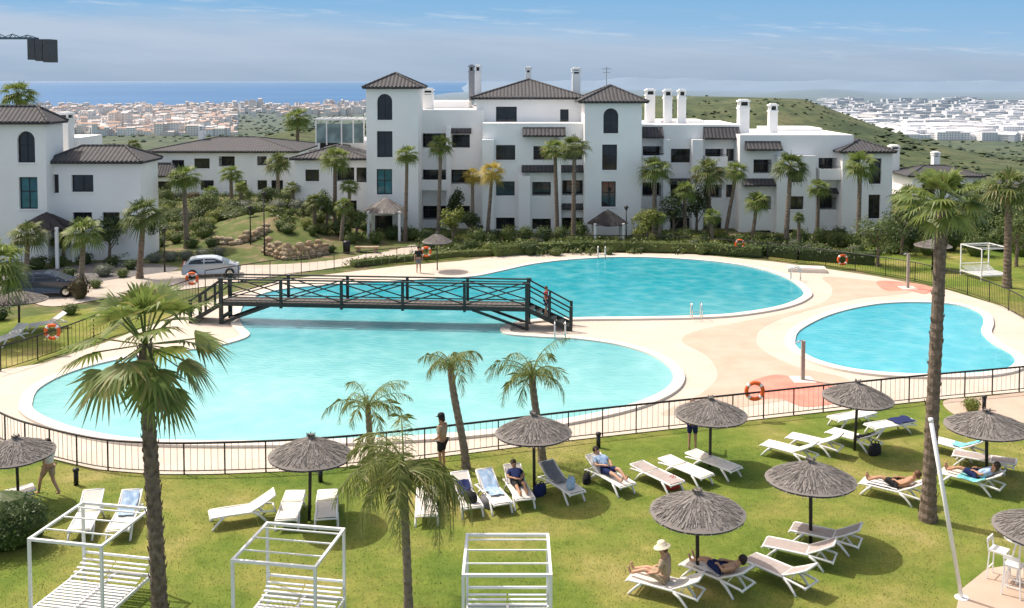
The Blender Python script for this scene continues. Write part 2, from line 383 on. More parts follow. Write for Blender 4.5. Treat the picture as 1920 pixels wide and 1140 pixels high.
def water(name, deep, shal, y0, y1, light):
    m, nt, p = newmat(name); w = coord(nt, 'World'); sp = nt.nodes.new('ShaderNodeSeparateXYZ'); nt.links.new(w, sp.inputs[0])
    mr = nt.nodes.new('ShaderNodeMapRange'); mr.interpolation_type = 'SMOOTHSTEP'; mr.inputs[1].default_value = y0; mr.inputs[2].default_value = y1
    nt.links.new(mth(nt,'ADD',sp.outputs[1],mth(nt,'MULTIPLY',noi(nt,w,.12,3),9)), mr.inputs[0])
    c = mixc(nt, mr.outputs[0], shal, deep)
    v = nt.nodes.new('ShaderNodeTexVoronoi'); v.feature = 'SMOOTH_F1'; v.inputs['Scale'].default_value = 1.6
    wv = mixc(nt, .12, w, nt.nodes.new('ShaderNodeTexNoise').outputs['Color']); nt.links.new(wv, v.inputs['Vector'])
    c = mixc(nt, mth(nt,'MULTIPLY',mth(nt,'POWER',v.outputs['Distance'],2.0),light), c, (.50,.78,.76))  # bright caustic net painted into the water colour
    c = mixc(nt, .4, c, mixc(nt, 1., c, ramp(nt, noi(nt, w, .35, 5), [(.3,(.5,.75,.8)),(.7,(1.25,1.06,1.06))]), 'MULTIPLY'))
    nt.links.new(c, p.inputs['Base Color']); p.inputs['Roughness'].default_value = .08; p.inputs['IOR'].default_value = 1.33
    p.inputs['Specular IOR Level'].default_value = .4
    mp = nt.nodes.new('ShaderNodeMapping'); mp.inputs['Scale'].default_value = (1,2.0,1); nt.links.new(w, mp.inputs[0])
    bump(nt, p, noi(nt, mp.outputs[0], 2.4, 4), .45, .06); return m
m_w1 = water('pool_water', (.004,.30,.375), (.205,.49,.48), 40, 63, .3)
m_w2 = water('small_pool_water', (.025,.365,.465), (.055,.40,.48), 44, 64, .25)

NEARF = [(-160,700),(-60,790),(0,828),(60,852),(180,881),(290,890),(400,890),(550,884),(700,872),(900,848),(1050,829),(1200,812),(1415,788),(1600,767),(1760,750),(1920,735),(2100,716)]
deck = NEARF + [(2100,640),(1960,620),(1880,575),(1780,545),(1640,518),(1560,506),(1450,491),(1300,477),(1100,474),(960,478),(860,490),(760,498),(640,512),(540,524),(440,548),(330,592),(200,642),(80,682),(-40,700),(-120,690)]
sheet('pool_deck', deck, .02, m_deck, False)
lawn = [(-900,1900),(-420,700),(-160,702)] + [(x, y+1) for x, y in NEARF[1:]] + [(2700,700),(2900,1900)]
sheet('lawn', lawn, .008, m_lawn, False)
sheet('side_lawn', [(1420,480),(1560,500),(1700,524),(1800,548),(1900,585),(1990,630),(2200,640),(2200,480),(1900,470),(1600,462)], .012, m_lawn)
sheet('far_lawn', [(640,500),(760,494),(860,484),(960,472),(1100,467),(1300,470),(1450,482),(1600,470),(1400,455),(1100,452),(940,458),(820,475),(700,486)], .010, m_lawn)
sheet('left_lawn', [(-200,700),(0,700),(90,672),(200,636),(330,586),(260,570),(120,585),(-60,610),(-260,640)], .012, m_lawn)
sheet('driveway', [(430,472),(500,458),(560,475),(650,470),(700,452),(745,448),(790,470),(720,486),(640,500),(540,515),(440,530),(330,545),(200,560),(100,575),(60,560),(150,535),(300,512),(420,500)], .016, m_drive)
sheet('car_park', [(-200,600),(-60,590),(60,565),(150,535),(300,514),(330,500),(200,492),(60,510),(-200,545)], .014, m_asph)
sheet('paved_path', [(1770,752),(1840,745),(1960,733),(2100,730),(2100,800),(1960,795),(1850,790),(1790,778)], .018, m_tan)
sheet('patio', [(1790,1160),(1800,1108),(1850,1068),(1960,1050),(2100,1050),(2100,1250),(1800,1250)], .020, m_tan, False)
sheet('tan_walkway', [(1278,640),(1310,620),(1400,602),(1500,582),(1552,562),(1560,540),(1545,520),(1640,528),(1710,548),(1600,562),(1490,590),(1430,615),(1418,642),(1440,664),(1500,690),(1590,712),(1560,735),(1420,760),(1280,778),(1240,775),(1310,742),(1345,705),(1325,668)], .026, m_tan)
sheet('splash_patch', [(1645,528),(1700,530),(1748,540),(1735,552),(1700,545),(1660,545)], .031, m_redp)
sheet('splash_patch', [(1400,722),(1450,704),(1500,710),(1548,722),(1605,735),(1580,754),(1510,764),(1460,748),(1412,750)], .031, m_redp)
POOL = [(58,758),(72,730),(125,702),(200,680),(290,664),(375,655),(432,644),(466,630),(452,612),(448,590),(466,564),(520,545),(620,535),(760,527),(880,520),(935,510),(1000,496),(1080,487),(1180,483),(1300,488),(1400,500),(1470,520),(1507,546),(1498,562),(1455,577),(1380,589),(1300,594),(1200,596),(1100,597),(1010,600),(960,608),(940,618),(952,628),(1010,633),(1085,637),(1160,648),(1220,666),(1256,690),(1264,714),(1240,738),(1180,762),(1080,785),(960,804),(800,819),(600,828),(400,830),(250,825),(150,808),(90,788),(63,772)]
POOL2 = [(1489,640),(1502,618),(1560,590),(1640,572),(1720,568),(1795,573),(1838,588),(1846,606),(1842,624),(1862,645),(1896,664),(1905,680),(1885,694),(1815,703),(1700,703),(1600,694),(1530,676),(1496,656)]
def pool(nm, l, mat):
    c = crv(PX(l, .05), True, 6)
    struct(nm, MB().poly([(q.x,q.y,.05) for q in c]), mat)
    n = len(c); area = sum(c[i].x*c[(i+1)%n].y-c[(i+1)%n].x*c[i].y for i in range(n)); sg = 1 if area > 0 else -1
    inn, out = [], []
    for i in range(n):
        d = (c[(i+2)%n]-c[i-2]); nn = V(d.y,-d.x,0).normalized()*sg; inn.append(c[i]-nn*.05); out.append(c[i]+nn*.42)
    vs = [(q.x,q.y,.0) for q in inn]+[(q.x,q.y,.12) for q in inn]+[(q.x,q.y,.12) for q in out]+[(q.x,q.y,.0) for q in out]
    fs = [(k*n+i, k*n+(i+1)%n, (k+1)*n+(i+1)%n, (k+1)*n+i) for k in range(3) for i in range(n)]
    struct('pool_coping', MB().add(vs, fs), m_cop)
pool('pool_water', POOL, m_w1); pool('small_pool_water', POOL2, m_w2)
# grass blades over the near lawn
def grass():
    mb = MB(); R = random.Random(3)
    for i in range(60000):
        y = 19+14*R.random()**1.3; x = R.uniform(-.56,.58)*y
        px = 960+x*FPX/y; fy = None
        for (xa,ya),(xb,yb) in zip(NEARF,NEARF[1:]):
            if xa <= px <= xb: fy = ya+(yb-ya)*(px-xa)/(xb-xa)
        if fy is None or y > HC*FPX/(fy-150)-.2: continue
        if px > 1780 and y < 25: continue
        h = R.uniform(.02,.055); a = R.uniform(0,pi); w = .010
        mb.add([(x-w*cos(a),y-w*sin(a),.005),(x+w*cos(a),y+w*sin(a),.005),(x+R.uniform(-.04,.04),y+R.uniform(-.04,.04),h)],[(0,1,2)])
    tag(mb.build('grass', leafmat('grass_blade',(.11,.18,.025),(.21,.265,.05),(.34,.32,.11))), 'short green lawn grass around the loungers', 'grass', kind='stuff')
grass()

# ---------------------------------------------------------------- buildings
def facade(mb, x0, x1, z0, z1, Y, ops):
    xs = sorted({x0,x1,*[o[0] for o in ops],*[o[1] for o in ops]}); zs = sorted({z0,z1,*[o[2] for o in ops],*[o[3] for o in ops]})
    xs = [x for x in xs if x0 <= x <= x1]; zs = [z for z in zs if z0 <= z <= z1]
    for i in range(len(xs)-1):
        for j in range(len(zs)-1):
            cx, cz = (xs[i]+xs[i+1])/2, (zs[j]+zs[j+1])/2
            if any(o[0] < cx < o[1] and o[2] < cz < o[3] for o in ops): continue
            mb.poly([(xs[i],Y,zs[j]),(xs[i+1],Y,zs[j]),(xs[i+1],Y,zs[j+1]),(xs[i],Y,zs[j+1])])
    for o in ops:
        a,b,c,d,dp = o[:5]
        mb.poly([(a,Y,c),(a,Y+dp,c),(a,Y+dp,d),(a,Y,d)]); mb.poly([(b,Y,c),(b,Y,d),(b,Y+dp,d),(b,Y+dp,c)])
        mb.poly([(a,Y,d),(a,Y+dp,d),(b,Y+dp,d),(b,Y,d)]); mb.poly([(a,Y,c),(b,Y,c),(b,Y+dp,c),(a,Y+dp,c)])
def block(par, x0, x1, yt, Y, depth, wins=(), zb=-.6):
    X0, X1 = D(x0,300,Y).x, D(x1,300,Y).x; zt = D(960,yt,Y).z
    mb = MB(); ops = []
    for w in wins:
        fl = w[4] if len(w) > 4 else ''
        ops.append((D(w[0],300,Y).x, D(w[1],300,Y).x, D(960,w[3],Y).z, D(960,w[2],Y).z, 1.3 if 'd' in fl else .28, fl))
    facade(mb, X0, X1, zb, zt, Y, ops); Z = Y+depth
    mb.poly([(X0,Z,zb),(X0,Y,zb),(X0,Y,zt),(X0,Z,zt)]); mb.poly([(X1,Y,zb),(X1,Z,zb),(X1,Z,zt),(X1,Y,zt)])
    mb.poly([(X1,Z,zb),(X0,Z,zb),(X0,Z,zt),(X1,Z,zt)]); mb.poly([(X0,Y,zt),(X1,Y,zt),(X1,Z,zt),(X0,Z,zt)])
    for o in ops:
        a,b,c,d,dp,fl = o
        if 'a' in fl:
            r = (b-a)/2; xc = (a+b)/2; arc = [(xc-r*cos(t*pi/10), d-r+r*sin(t*pi/10)) for t in range(11)]
            for sg in (0, 1):
                q = arc[:6] if sg == 0 else arc[5:]
                cor = (a,d) if sg == 0 else (b,d)
                for k in range(5): mb.poly([(cor[0],Y+.01,cor[1]),(q[k][0],Y+.01,q[k][1]),(q[k+1][0],Y+.01,q[k+1][1])])
            for k in range(10): mb.poly([(arc[k][0],Y+.01,arc[k][1]),(arc[k+1][0],Y+.01,arc[k+1][1]),(arc[k+1][0],Y+dp,arc[k+1][1]),(arc[k][0],Y+dp,arc[k][1])])
    mb.build('wall', m_wall, par, world=True)
    for o in ops:
        a,b,c,d,dp,fl = o; y = Y+dp-.10; f = MB(); t = .07
        f.box(a,a+t,y,y+.06,c,d); f.box(b-t,b,y,y+.06,c,d); f.box(a+t,b-t,y,y+.06,c,c+t); f.box(a+t,b-t,y,y+.06,d-t,d)
        n = 1 if b-a < 2.2 else 2
        for k in range(n):
            xm = a+(b-a)*(k+1)/(n+1); f.box(xm-.03,xm+.03,y+.01,y+.05,c+t,d-t)
        if d-c > 1.9: zm = c+(d-c)*.55; f.box(a+t,b-t,y+.012,y+.048,zm-.03,zm+.03)
        fo = f.build('window', m_frame, par, world=True)
        MB().poly([(a,y+.04,c),(b,y+.04,c),(b,y+.04,d),(a,y+.04,d)]).build('pane', m_glassb if 'b' in fl else m_glass, fo, world=True)
        if 'p' in fl:
            r = MB(); r.box(a-.15,b+.15,Y-1.0,Y-.005,c-.42,c-.22); r.box(a-.15,b+.15,Y-1.0,Y-.88,c-.22,c+.45)
            for xx in (a-.15, b+.03): r.box(xx,xx+.12,Y-.88,Y-.005,c-.22,c+.448)
            r.build('balcony', m_wall, par, world=True)
            MB().box(a-.1,b+.1,Y-.96,Y-.92,c+.58,c+.62).build('balcony_railing', m_frame, par, world=True)
        elif 'd' in fl:
            r = MB(); z1 = min(c+1.0,d-.3); r.box(a,b,Y+.05,Y+.09,z1-.05,z1)
            k = a+.06
            while k < b: r.box(k,k+.02,Y+.06,Y+.08,c,z1-.05); k += .13
            r.build('balcony_railing', m_frame, par, world=True)
        else: MB().box(a-.08,b+.08,Y-.06,Y+.02,c-.09,c-.01).build('sill', m_wall, fo, world=True)
    return X0, X1, zt
def hiproof(par, x0, x1, ye, yr, Y, depth, ov=.45, name='roof'):
    X0, X1 = D(x0,300,Y-ov).x, D(x1,300,Y-ov).x; y0, y1 = Y-ov, Y+depth+ov
    ze = D(960,ye,y0).z; h = max(.3, D(960,yr,(y0+y1)/2).z-ze); w, dd = X1-X0, y1-y0; m = MB()
    if w >= dd: k = dd/2*.95; A = V(X0+k,(y0+y1)/2,ze+h); B = V(X1-k,(y0+y1)/2,ze+h)
    else: k = w/2*.95; A = V((X0+X1)/2,y0+k,ze+h); B = V((X0+X1)/2,y1-k,ze+h)
    c = [V(X0,y0,ze),V(X1,y0,ze),V(X1,y1,ze),V(X0,y1,ze)]
    if w >= dd: m.poly([c[0],c[1],B,A]); m.poly([c[1],c[2],B]); m.poly([c[2],c[3],A,B]); m.poly([c[3],c[0],A])
    else: m.poly([c[0],c[1],A]); m.poly([c[1],c[2],B,A]); m.poly([c[2],c[3],B]); m.poly([c[3],c[0],A,B])
    m.prism([(X0+.02,y0+.02),(X1-.02,y0+.02),(X1-.02,y1-.02),(X0+.02,y1-.02)], ze-.16, ze-.005)
    for a, b in ((c[0],A),(c[3],A if w >= dd else B),(c[1],B if w >= dd else A),(c[2],B),(A,B)):
        if (a-b).length > .1: m.tube([a,b],.10,6)
    n = int(w/.30)
    for i in range(n): m.tube([(X0+(i+.5)*w/n,y0-.06,ze-.02),(X0+(i+.5)*w/n,y0+.25,ze+.02)],.10,6)
    return m.build(name, m_tile, par, world=True)
def awning(par, x0, x1, yt, yb, Y, out=.8):
    X0, X1 = D(x0,300,Y).x, D(x1,300,Y).x; zb = D(960,yb,Y-out).z; zt = D(960,yt,Y).z; m = MB()
    m.add([(X0,Y-out,zb),(X1,Y-out,zb),(X1,Y+.02,zt),(X0,Y+.02,zt),(X0,Y-out,zb-.12),(X1,Y-out,zb-.12),(X1,Y+.02,zb-.12),(X0,Y+.02,zb-.12)],
          [(0,1,2,3),(4,7,6,5),(0,4,5,1),(1,5,6,2),(3,7,4,0)])
    n = int((X1-X0)/.30)
    for i in range(n): m.tube([(X0+(i+.5)*(X1-X0)/n,Y-out-.05,zb-.02),(X0+(i+.5)*(X1-X0)/n,Y-out+.25,zb+.04)],.10,6)
    m.build('awning_roof', m_tile, par, world=True)
def chimney(par, x0, x1, yt, yb, Y, mat=None):
    X0, X1 = D(x0,250,Y).x, D(x1,250,Y).x; z1 = D(960,yt,Y).z; z0 = D(960,yb,Y).z; w = X1-X0; m = MB()
    m.box(X0,X1,Y,Y+w*1.1,z0-.8,z1-.55)
    for a in (X0+.02, X1-.14):
        for b in (Y+.02, Y+w*1.1-.14): m.box(a,a+.12,b,b+.12,z1-.55,z1-.22)
    m.box(X0-.06,X1+.06,Y-.06,Y+w*1.1+.06,z1-.22,z1-.1); m.box(X0+.08,X1-.08,Y+.08,Y+w*1.1-.08,z1-.1,z1)
    m.box(X0-.05,X1+.05,Y-.05,Y+w*1.1+.05,z0+(z1-z0)*.72,z0+(z1-z0)*.72+.12)
    c = m.build('chimney', mat or m_wall, par, world=True)
    MB().box(X0+.15,X1-.15,Y+.1,Y+w*1.1-.1,z1-.55,z1-.23).build('vent', m_frame, c, world=True)
def canopy(par, x0, x1, yt, yb, Y, mat=None):
    A, B = D(x0,yb,Y), D(x1,yb,Y); w = B.x-A.x; ap = V((A.x+B.x)/2, Y+w/2, D(960,yt,Y+w/2).z); m = MB(); R = random.Random(int(x0))
    n = 28; ring = [V(ap.x+w*.56*cos(2*pi*i/n), Y+w/2+w*.56*sin(2*pi*i/n), A.z+R.uniform(-.06,.06)) for i in range(n)]
    for i in range(n): m.poly([ring[i],ring[(i+1)%n],ap])
    for i in range(200):
        a = R.uniform(0,2*pi); r1 = w*R.uniform(.3,.58); r0 = r1-w*.2; k = (ap.z-A.z)
        f = lambda r: V(ap.x+r*cos(a), Y+w/2+r*sin(a), ap.z-k*r/(w*.56)+.04)
        p, q = f(r0), f(r1); t = V(-sin(a),cos(a),0)*.06; m.add([p-t,p+t,q+t,q-t],[(0,1,2,3)])
    m.build('canopy_roof', mat or m_thatch, par, world=True)
    for sx in (-1,1):
        for sy in (-1,1):
            MB().box(ap.x+sx*w*.38-.09,ap.x+sx*w*.38+.09,Y+w/2+sy*w*.38-.09,Y+w/2+sy*w*.38+.09,0,A.z+.15).build('canopy_post', m_wall, par, world=True)
m_dcan = M('dark_canopy_roof',(.045,.041,.042),None,4,.8)

# left near building
b = thing('apartment_building', 'white apartment building with tiled tower at the left edge of the photo', 'building', (-32,68,0))
block(b, -160, 86, 229, 66, 2.6, [(33,66,246,305,'a'),(34,69,332,392,'b'),(-60,-20,330,390)])
hiproof(b, -190, 92, 229, 199, 66, 2.2, .4)
block(b, 86, 262, 303, 67, 3.4, [(86.5,109,327,362),(133,174,328,360),(190,222,398,428),(134,170,398,430)])
hiproof(b, 78, 266, 303, 273, 67, 3.2, .4)
block(b, 60, 150, 258, 72, 4); chimney(b, 104, 128, 210, 262, 71)
canopy(b, 20, 112, 397, 432, 63.5, m_dcan)
# building behind left
b = thing('apartment_building', 'low white apartment block with long dark roof behind the garden slope', 'building', (-33,110,0))
block(b, 285, 560, 284, 106, 11, [(364,393,297,316),(410,440,293,312,'d'),(482,500,293,310),(375,400,338,356),(440,462,338,356),(482,500,338,356),(508,530,338,360),(322,345,300,316),(516,540,295,314,'d')])
hiproof(b, 268, 560, 284, 257, 106, 12); chimney(b, 372, 381, 235, 262, 111)
block(b, 262, 330, 330, 104, 2, [(280,320,340,362,'d')]); hiproof(b, 258, 334, 330, 306, 104, 1.5)
# main block
b = thing('apartment_building', 'large white apartment building with arched-window towers behind the pool', 'building', (0,82,0))
block(b, 552, 690, 297, 80, 9, [(572,598,318,340),(628,664,314,340,'d'),(668,687,314,342),(572,598,376,398),(640,668,376,400)])
hiproof(b, 542, 694, 297, 272, 80, 7)
block(b, 640, 692, 264, 85, 6); block(b, 596, 640, 262, 86, 5, [(600,636,266,292)])
pg = MB(); 
for x in (592,612,640,662,682):
    q = D(x,225,83.5); pg.box(q.x-.05,q.x+.05,83.5,83.6,D(0,272,83.5).z,q.z)
q0, q1 = D(590,225,83.5), D(685,225,83.5); pg.box(q0.x,q1.x,83.42,83.6,q0.z,q0.z+.12); pg.box(q0.x,q1.x,87,87.15,q0.z,q0.z+.12)
for k in range(7): x = q0.x+(q1.x-q0.x)*k/6; pg.box(x-.04,x+.04,83.6,87,q0.z+.02,q0.z+.1)
pg.build('terrace_pergola', m_white, b, world=True)
MB().poly([(q0.x+.1,83.56,D(0,268,83.5).z),(q1.x-.1,83.56,D(0,268,83.5).z),(q1.x-.1,83.56,D(0,232,83.5).z),(q0.x+.1,83.56,D(0,232,83.5).z)]).build('terrace_glazing', glassm('pergola_glass',(.12,.17,.17)), b, world=True)
block(b, 687, 784, 163, 77.5, 4.4, [(708,736,176,225,'a'),(707,736,246,295),(706,735,317,365,'b'),(702,735,404,441)])
hiproof(b, 680, 791, 163, 137, 77.5, 4.4, .35)
block(b, 784, 908, 206, 81.5, 9, [(783.9,836,250,277,'d'),(847,881,252,277,'d'),(783.9,836,318,345,'dp'),(845,881,318,345,'d'),(783.9,836,386,412,'d'),(847,881,386,412)])
block(b, 837, 845, 238, 80.6, .88); block(b, 800, 880, 190, 86, 5)
block(b, 893, 1096, 183, 82, 9, [(930,969,200,228),(1050,1066,205,228)])
hiproof(b, 882, 1104, 183, 149, 82, 9)
block(b, 905, 1098, 231, 79, 4, [(930,966,272,300),(1000,1036,274,300,'d'),(1056,1092,274,300,'d'),(930,965,340,367),(998,1033,341,367,'d'),(1054,1097,338,366,'d'),(930,965,408,430),(998,1033,410,430),(1054,1097,408,436,'d')])
block(b, 904, 926, 262, 78.3, .69); block(b, 972, 994, 330, 78.2, .79); block(b, 1040, 1052, 262, 78.3, .69)
awning(b, 980, 1060, 238, 254, 79); awning(b, 978, 1104, 309, 321, 79, .6); awning(b, 1054, 1104, 381, 391, 79, .5); awning(b, 842, 884, 240, 248, 81.5, .5)
block(b, 1096, 1203, 190, 77.5, 5.4, [(1131,1159,203,250,'a'),(1129,1157,271,319),(1128,1155,340,388)])
hiproof(b, 1085, 1216, 190, 160, 77.5, 5.4, .4)
chimney(b, 879, 889.5, 121, 172, 87, M('grey_chimney',(.30,.30,.32))); chimney(b, 890.5, 902, 121, 172, 87); chimney(b, 985, 996, 124, 152, 86.5); chimney(b, 1073, 1088, 126, 158, 84)
chimney(b, 793, 812, 165, 206, 83)
an = MB(); q = D(1137,160,84); an.bar((q.x,84,q.z-1),(q.x,84,q.z+1.6),.06); an.bar((q.x-.4,84,q.z+1.4),(q.x+.4,84,q.z+1.4),.05); an.bar((q.x-.3,84,q.z+1.1),(q.x+.3,84,q.z+1.1),.05)
an.build('antenna', m_alu, b, world=True)
canopy(b, 680, 757, 370, 401, 74.2); canopy(b, 1108, 1178, 392, 424, 73.5, m_dcan)
# right wing
b = thing('apartment_building', 'stepped white apartment wing with slim paired chimneys right of the towers', 'building', (22,82,0))
block(b, 1203, 1390, 234, 81.5, 9, [(1205,1240,274,300,'dp'),(1258,1294,279,305),(1322,1356,279,302,'dp'),(1362,1382,279,302),(1205,1240,342,368,'d'),(1258,1294,345,370,'d'),(1320,1354,346,371,'d'),(1362,1382,346,370),(1205,1240,408,434,'d'),(1258,1294,408,432),(1320,1354,408,432)])
block(b, 1244, 1256, 262, 80.6, .88); block(b, 1298, 1318, 262, 80.6, .88)
awning(b, 1204, 1242, 237, 257, 81.5); awning(b, 1318, 1385, 237, 259, 81.5); awning(b, 1254, 1298, 334, 342, 81.5, .5); block(b, 1240, 1320, 226, 85, 4)
block(b, 1387, 1600, 253, 79.5, 10, [(1413,1447,299,325,'d'),(1535,1580,296,325,'dp'),(1413,1447,368,393,'d'),(1536,1578,365,393,'d'),(1413,1447,432,455),(1536,1578,432,455,'d')])
block(b, 1458, 1530, 292, 78.7, .78, [(1480,1508,368,393),(1484,1506,320,342),(1480,1508,430,452)])
awning(b, 1396, 1463, 264, 280, 79.5); awning(b, 1392, 1452, 334, 347, 79.5, .6); awning(b, 1532, 1580, 352, 361, 79.5, .5)
block(b, 1580, 1674, 284, 78.2, 9, [(1600,1612,298,325),(1630,1653,297,345),(1630,1652,365,410)])
hiproof(b, 1574, 1682, 284, 261, 78.2, 5, .4)
block(b, 1440, 1540, 240, 85, 4)
for a in ((1245,1260,167,232,84),(1272,1286,167,232,84),(1211,1228,166,216,85),(1386,1405,186,252,82.5),(1443,1458,194,252,82.5)): chimney(b, *a)
# right far building
b = thing('apartment_building', 'white building with dark roof half hidden behind the tall palm on the right', 'building', (46,104,0))
block(b, 1712, 1842, 330, 100, 6, [(1730,1755,345,368),(1790,1820,345,368,'d'),(1730,1755,395,420)]); hiproof(b, 1704, 1850, 330, 310, 100, 5)
block(b, 1842, 1990, 352, 98, 9, [(1862,1890,372,398),(1862,1890,412,438),(1910,1950,372,398)]); hiproof(b, 1836, 2000, 352, 336, 98, 6)
chimney(b, 1672, 1688, 272, 306, 104); chimney(b, 1752, 1764, 284, 312, 104)
# crane
b = thing('tower_crane', 'construction crane jib with hanging counterweight block at upper left corner', 'crane', (-80,118,0))
m_cr = M('blue_grey_crane_steel', (.10,.16,.22), None, 3, .5); q = D(60,78,118); jz = q.z+.4; x1 = q.x+.4
m = MB(); ys = (117.2,118.8)
for y in ys: m.bar((-82,y,jz),(x1,y,jz),.2)
m.bar((-82,118,jz+1.9),(x1-5,118,jz+.5),.2); m.bar((x1-5,118,jz+.5),(x1-4,118,jz),.15)
k = -82
while k < x1-1:
    for y in ys: m.bar((k,y,jz),(k+.9,118,jz+1.9-(k+82)/(x1+77)*1.3),.09); m.bar((k+.9,118,jz+1.9-(k+82)/(x1+77)*1.3),(k+1.8,y,jz),.09)
    m.bar((k,ys[0],jz),(k+1.8,ys[1],jz),.09); k += 1.8
m.build('jib', m_cr, b, world=True)
m = MB()
for sx in (-.8,.8):
    for sy in (-.8,.8): m.bar((-82+sx,118+sy,-1),(-82+sx,118+sy,jz+2),.22)
for i in range(int(jz/1.6)):
    for s in (-1,1): m.bar((-82.8,118+.8*s,i*1.6),(-81.2,118+.8*s,i*1.6+1.6),.1); m.bar((-82+.8*s,117.2,i*1.6),(-82+.8*s,118.8,i*1.6+1.6),.1)
m.build('mast', m_cr, b, world=True)
A, B = D(58,74,118), D(102,117,118); m = MB()
for i in range(3): w = (B.x-A.x)/3; m.box(A.x+i*w+.03,A.x+(i+1)*w-.03,117,119,B.z+.15*(2-i),A.z)
m.build('counterweight', M('dark_concrete_block',(.10,.105,.12),None,2,.9), b, world=True)

# ---------------------------------------------------------------- distant town
def town():
    def tm(name, cols, roof):
        m, nt, p = newmat(name); oi = nt.nodes.new('ShaderNodeObjectInfo'); g = nt.nodes.new('ShaderNodeNewGeometry')
        rnd = mth(nt,'FRACT',mth(nt,'ADD',oi.outputs['Random'],g.outputs['Random Per Island']))
        c = ramp(nt, rnd, cols)
        sp = nt.nodes.new('ShaderNodeSeparateXYZ'); nt.links.new(g.outputs['True Normal'], sp.inputs[0])
        up = mth(nt, 'GREATER_THAN', sp.outputs[2], .3)
        ps = nt.nodes.new('ShaderNodeSeparateXYZ'); nt.links.new(g.outputs['Position'], ps.inputs[0])
        wz = mth(nt,'GREATER_THAN',mth(nt,'FRACT',mth(nt,'DIVIDE',ps.outputs[2],3.3)),.55); wx = mth(nt,'GREATER_THAN',mth(nt,'FRACT',mth(nt,'DIVIDE',mth(nt,'ADD',ps.outputs[0],ps.outputs[1]),5.)),.45)
        c = mixc(nt, mth(nt,'MULTIPLY',mth(nt,'MULTIPLY',wz,wx),.6), c, (.14,.14,.16))
        c = mixc(nt, up, c, ramp(nt, rnd, roof))
        nt.links.new(paint_haze(nt, c, 1100, 9000, .75), p.inputs['Base Color']); p.inputs['Roughness'].default_value = .9; return m
    mt = tm('town_walls', [(0,(.88,.87,.86)),(.5,(.86,.83,.79)),(.8,(.78,.68,.60)),(1,(.88,.87,.86))], [(0,(.42,.27,.20)),(.45,(.46,.33,.26)),(.65,(.62,.61,.60)),(1,(.50,.44,.40))])
    mi = tm('warehouse_walls', [(0,(.88,.88,.88)),(.7,(.82,.82,.84)),(1,(.66,.68,.70))], [(0,(.66,.67,.69)),(.6,(.60,.61,.64)),(1,(.45,.41,.38))])
    R = random.Random(5); vt, vi = [], []
    def gable(m, x0,x1,y0,y1,z0,z1,h):
        m.box(x0,x1,y0,y1,z0,z1); ym = (y0+y1)/2; o = .6
        m.add([(x0-o,y0-o,z1+.1),(x1+o,y0-o,z1+.1),(x1+o,ym,z1+h),(x0-o,ym,z1+h),(x1+o,y1+o,z1+.1),(x0-o,y1+o,z1+.1)],[(0,1,2,3),(3,2,4,5),(0,3,5),(1,4,2)])
    for k in range(9):
        m = MB(); n = R.randint(2,5); x = -14
        for i in range(n):
            w = R.uniform(5,12); h = R.uniform(6,21); y = R.uniform(-5,5)
            if R.random() < .5: gable(m, x,x+w,y-6,y+6,-6,h,R.uniform(1.5,3))
            else: m.box(x,x+w,y-6,y+6,-6,h); m.box(x+1.2,x+3.4,y-2,y+2,h,h+2.6)
            x += w-.01
        vt.append(m)
    for k in range(5):
        m = MB(); n = R.randint(1,3); x = -25
        for i in range(n):
            w = R.uniform(18,34); h = R.uniform(6,12); d = R.uniform(12,24)
            if R.random() < .5: gable(m, x,x+w,-d,d,-6,h,2.5)
            else: m.box(x,x+w,-d,d,-6,h)
            x += w+.3
        vi.append(m)
    pt = [m.build('town_building', mt) for m in vt]; pi_ = [m.build('warehouse', mi) for m in vi]
    used = set()
    def place(proto, x, y, sc, label, cat, grp, zs=1):
        o = proto if proto.name not in used else proto.copy()
        if proto.name in used: COL.objects.link(o)
        used.add(proto.name); o.location = (x, y, hgt(x, y)); o.scale = (sc, sc, sc*zs); o.rotation_euler = (0,0,R.uniform(-.7,.9)); tag(o, label, cat, grp)
    n = 0; rest = []
    while n < 2500:
        px = R.uniform(20, 900); py = 182+80*R.random()**1.1
        r = (HC+97)*FPX/(py-150); x = (px-960)/FPX*r; y = r; r2 = hypot(x, y)
        if r2 > 4120 or r2 < 1500: continue
        if px > 440 and py > 208+R.random()*12: continue
        if noise.noise(V(x/180, y/260, 9)) < R.uniform(-.6,.0): continue
        sc = R.uniform(.7,1.35)*(1.2 if py < 200 else 1)
        if n < 280: place(R.choice(pt), x, y, sc, 'small far-off building of the coastal town below the sea horizon', 'building', 'buildings of the distant coastal town', 1.5 if R.random() < .25 else 1)
        else: rest.append((x, y, sc))
        n += 1
    mb = MB()
    for x, y, sc in rest:
        w, d, h = R.uniform(8,22)*sc, R.uniform(7,12)*sc, R.uniform(6,19)*sc; z = hgt(x, y); gable(mb, x-w/2,x+w/2,y-d/2,y+d/2,z-6,z+h,2.2)
    tag(mb.build('distant_town', mt), 'hazy mass of far town houses along the coast', 'town', kind='stuff')
    for nm, pxs, sc in (('left',(430,452,476,500,522),1.5),('mid',(665,678,690),1.5)):
        for a in pxs:
            r = 3300; x = (a-960)/FPX*r
            place(R.choice(pt), x, r, sc*.85, 'tall pale apartment block standing out above the distant coastal town roofs', 'building', 'tall blocks of the distant town', 1.5)
    n = 0; rest = []
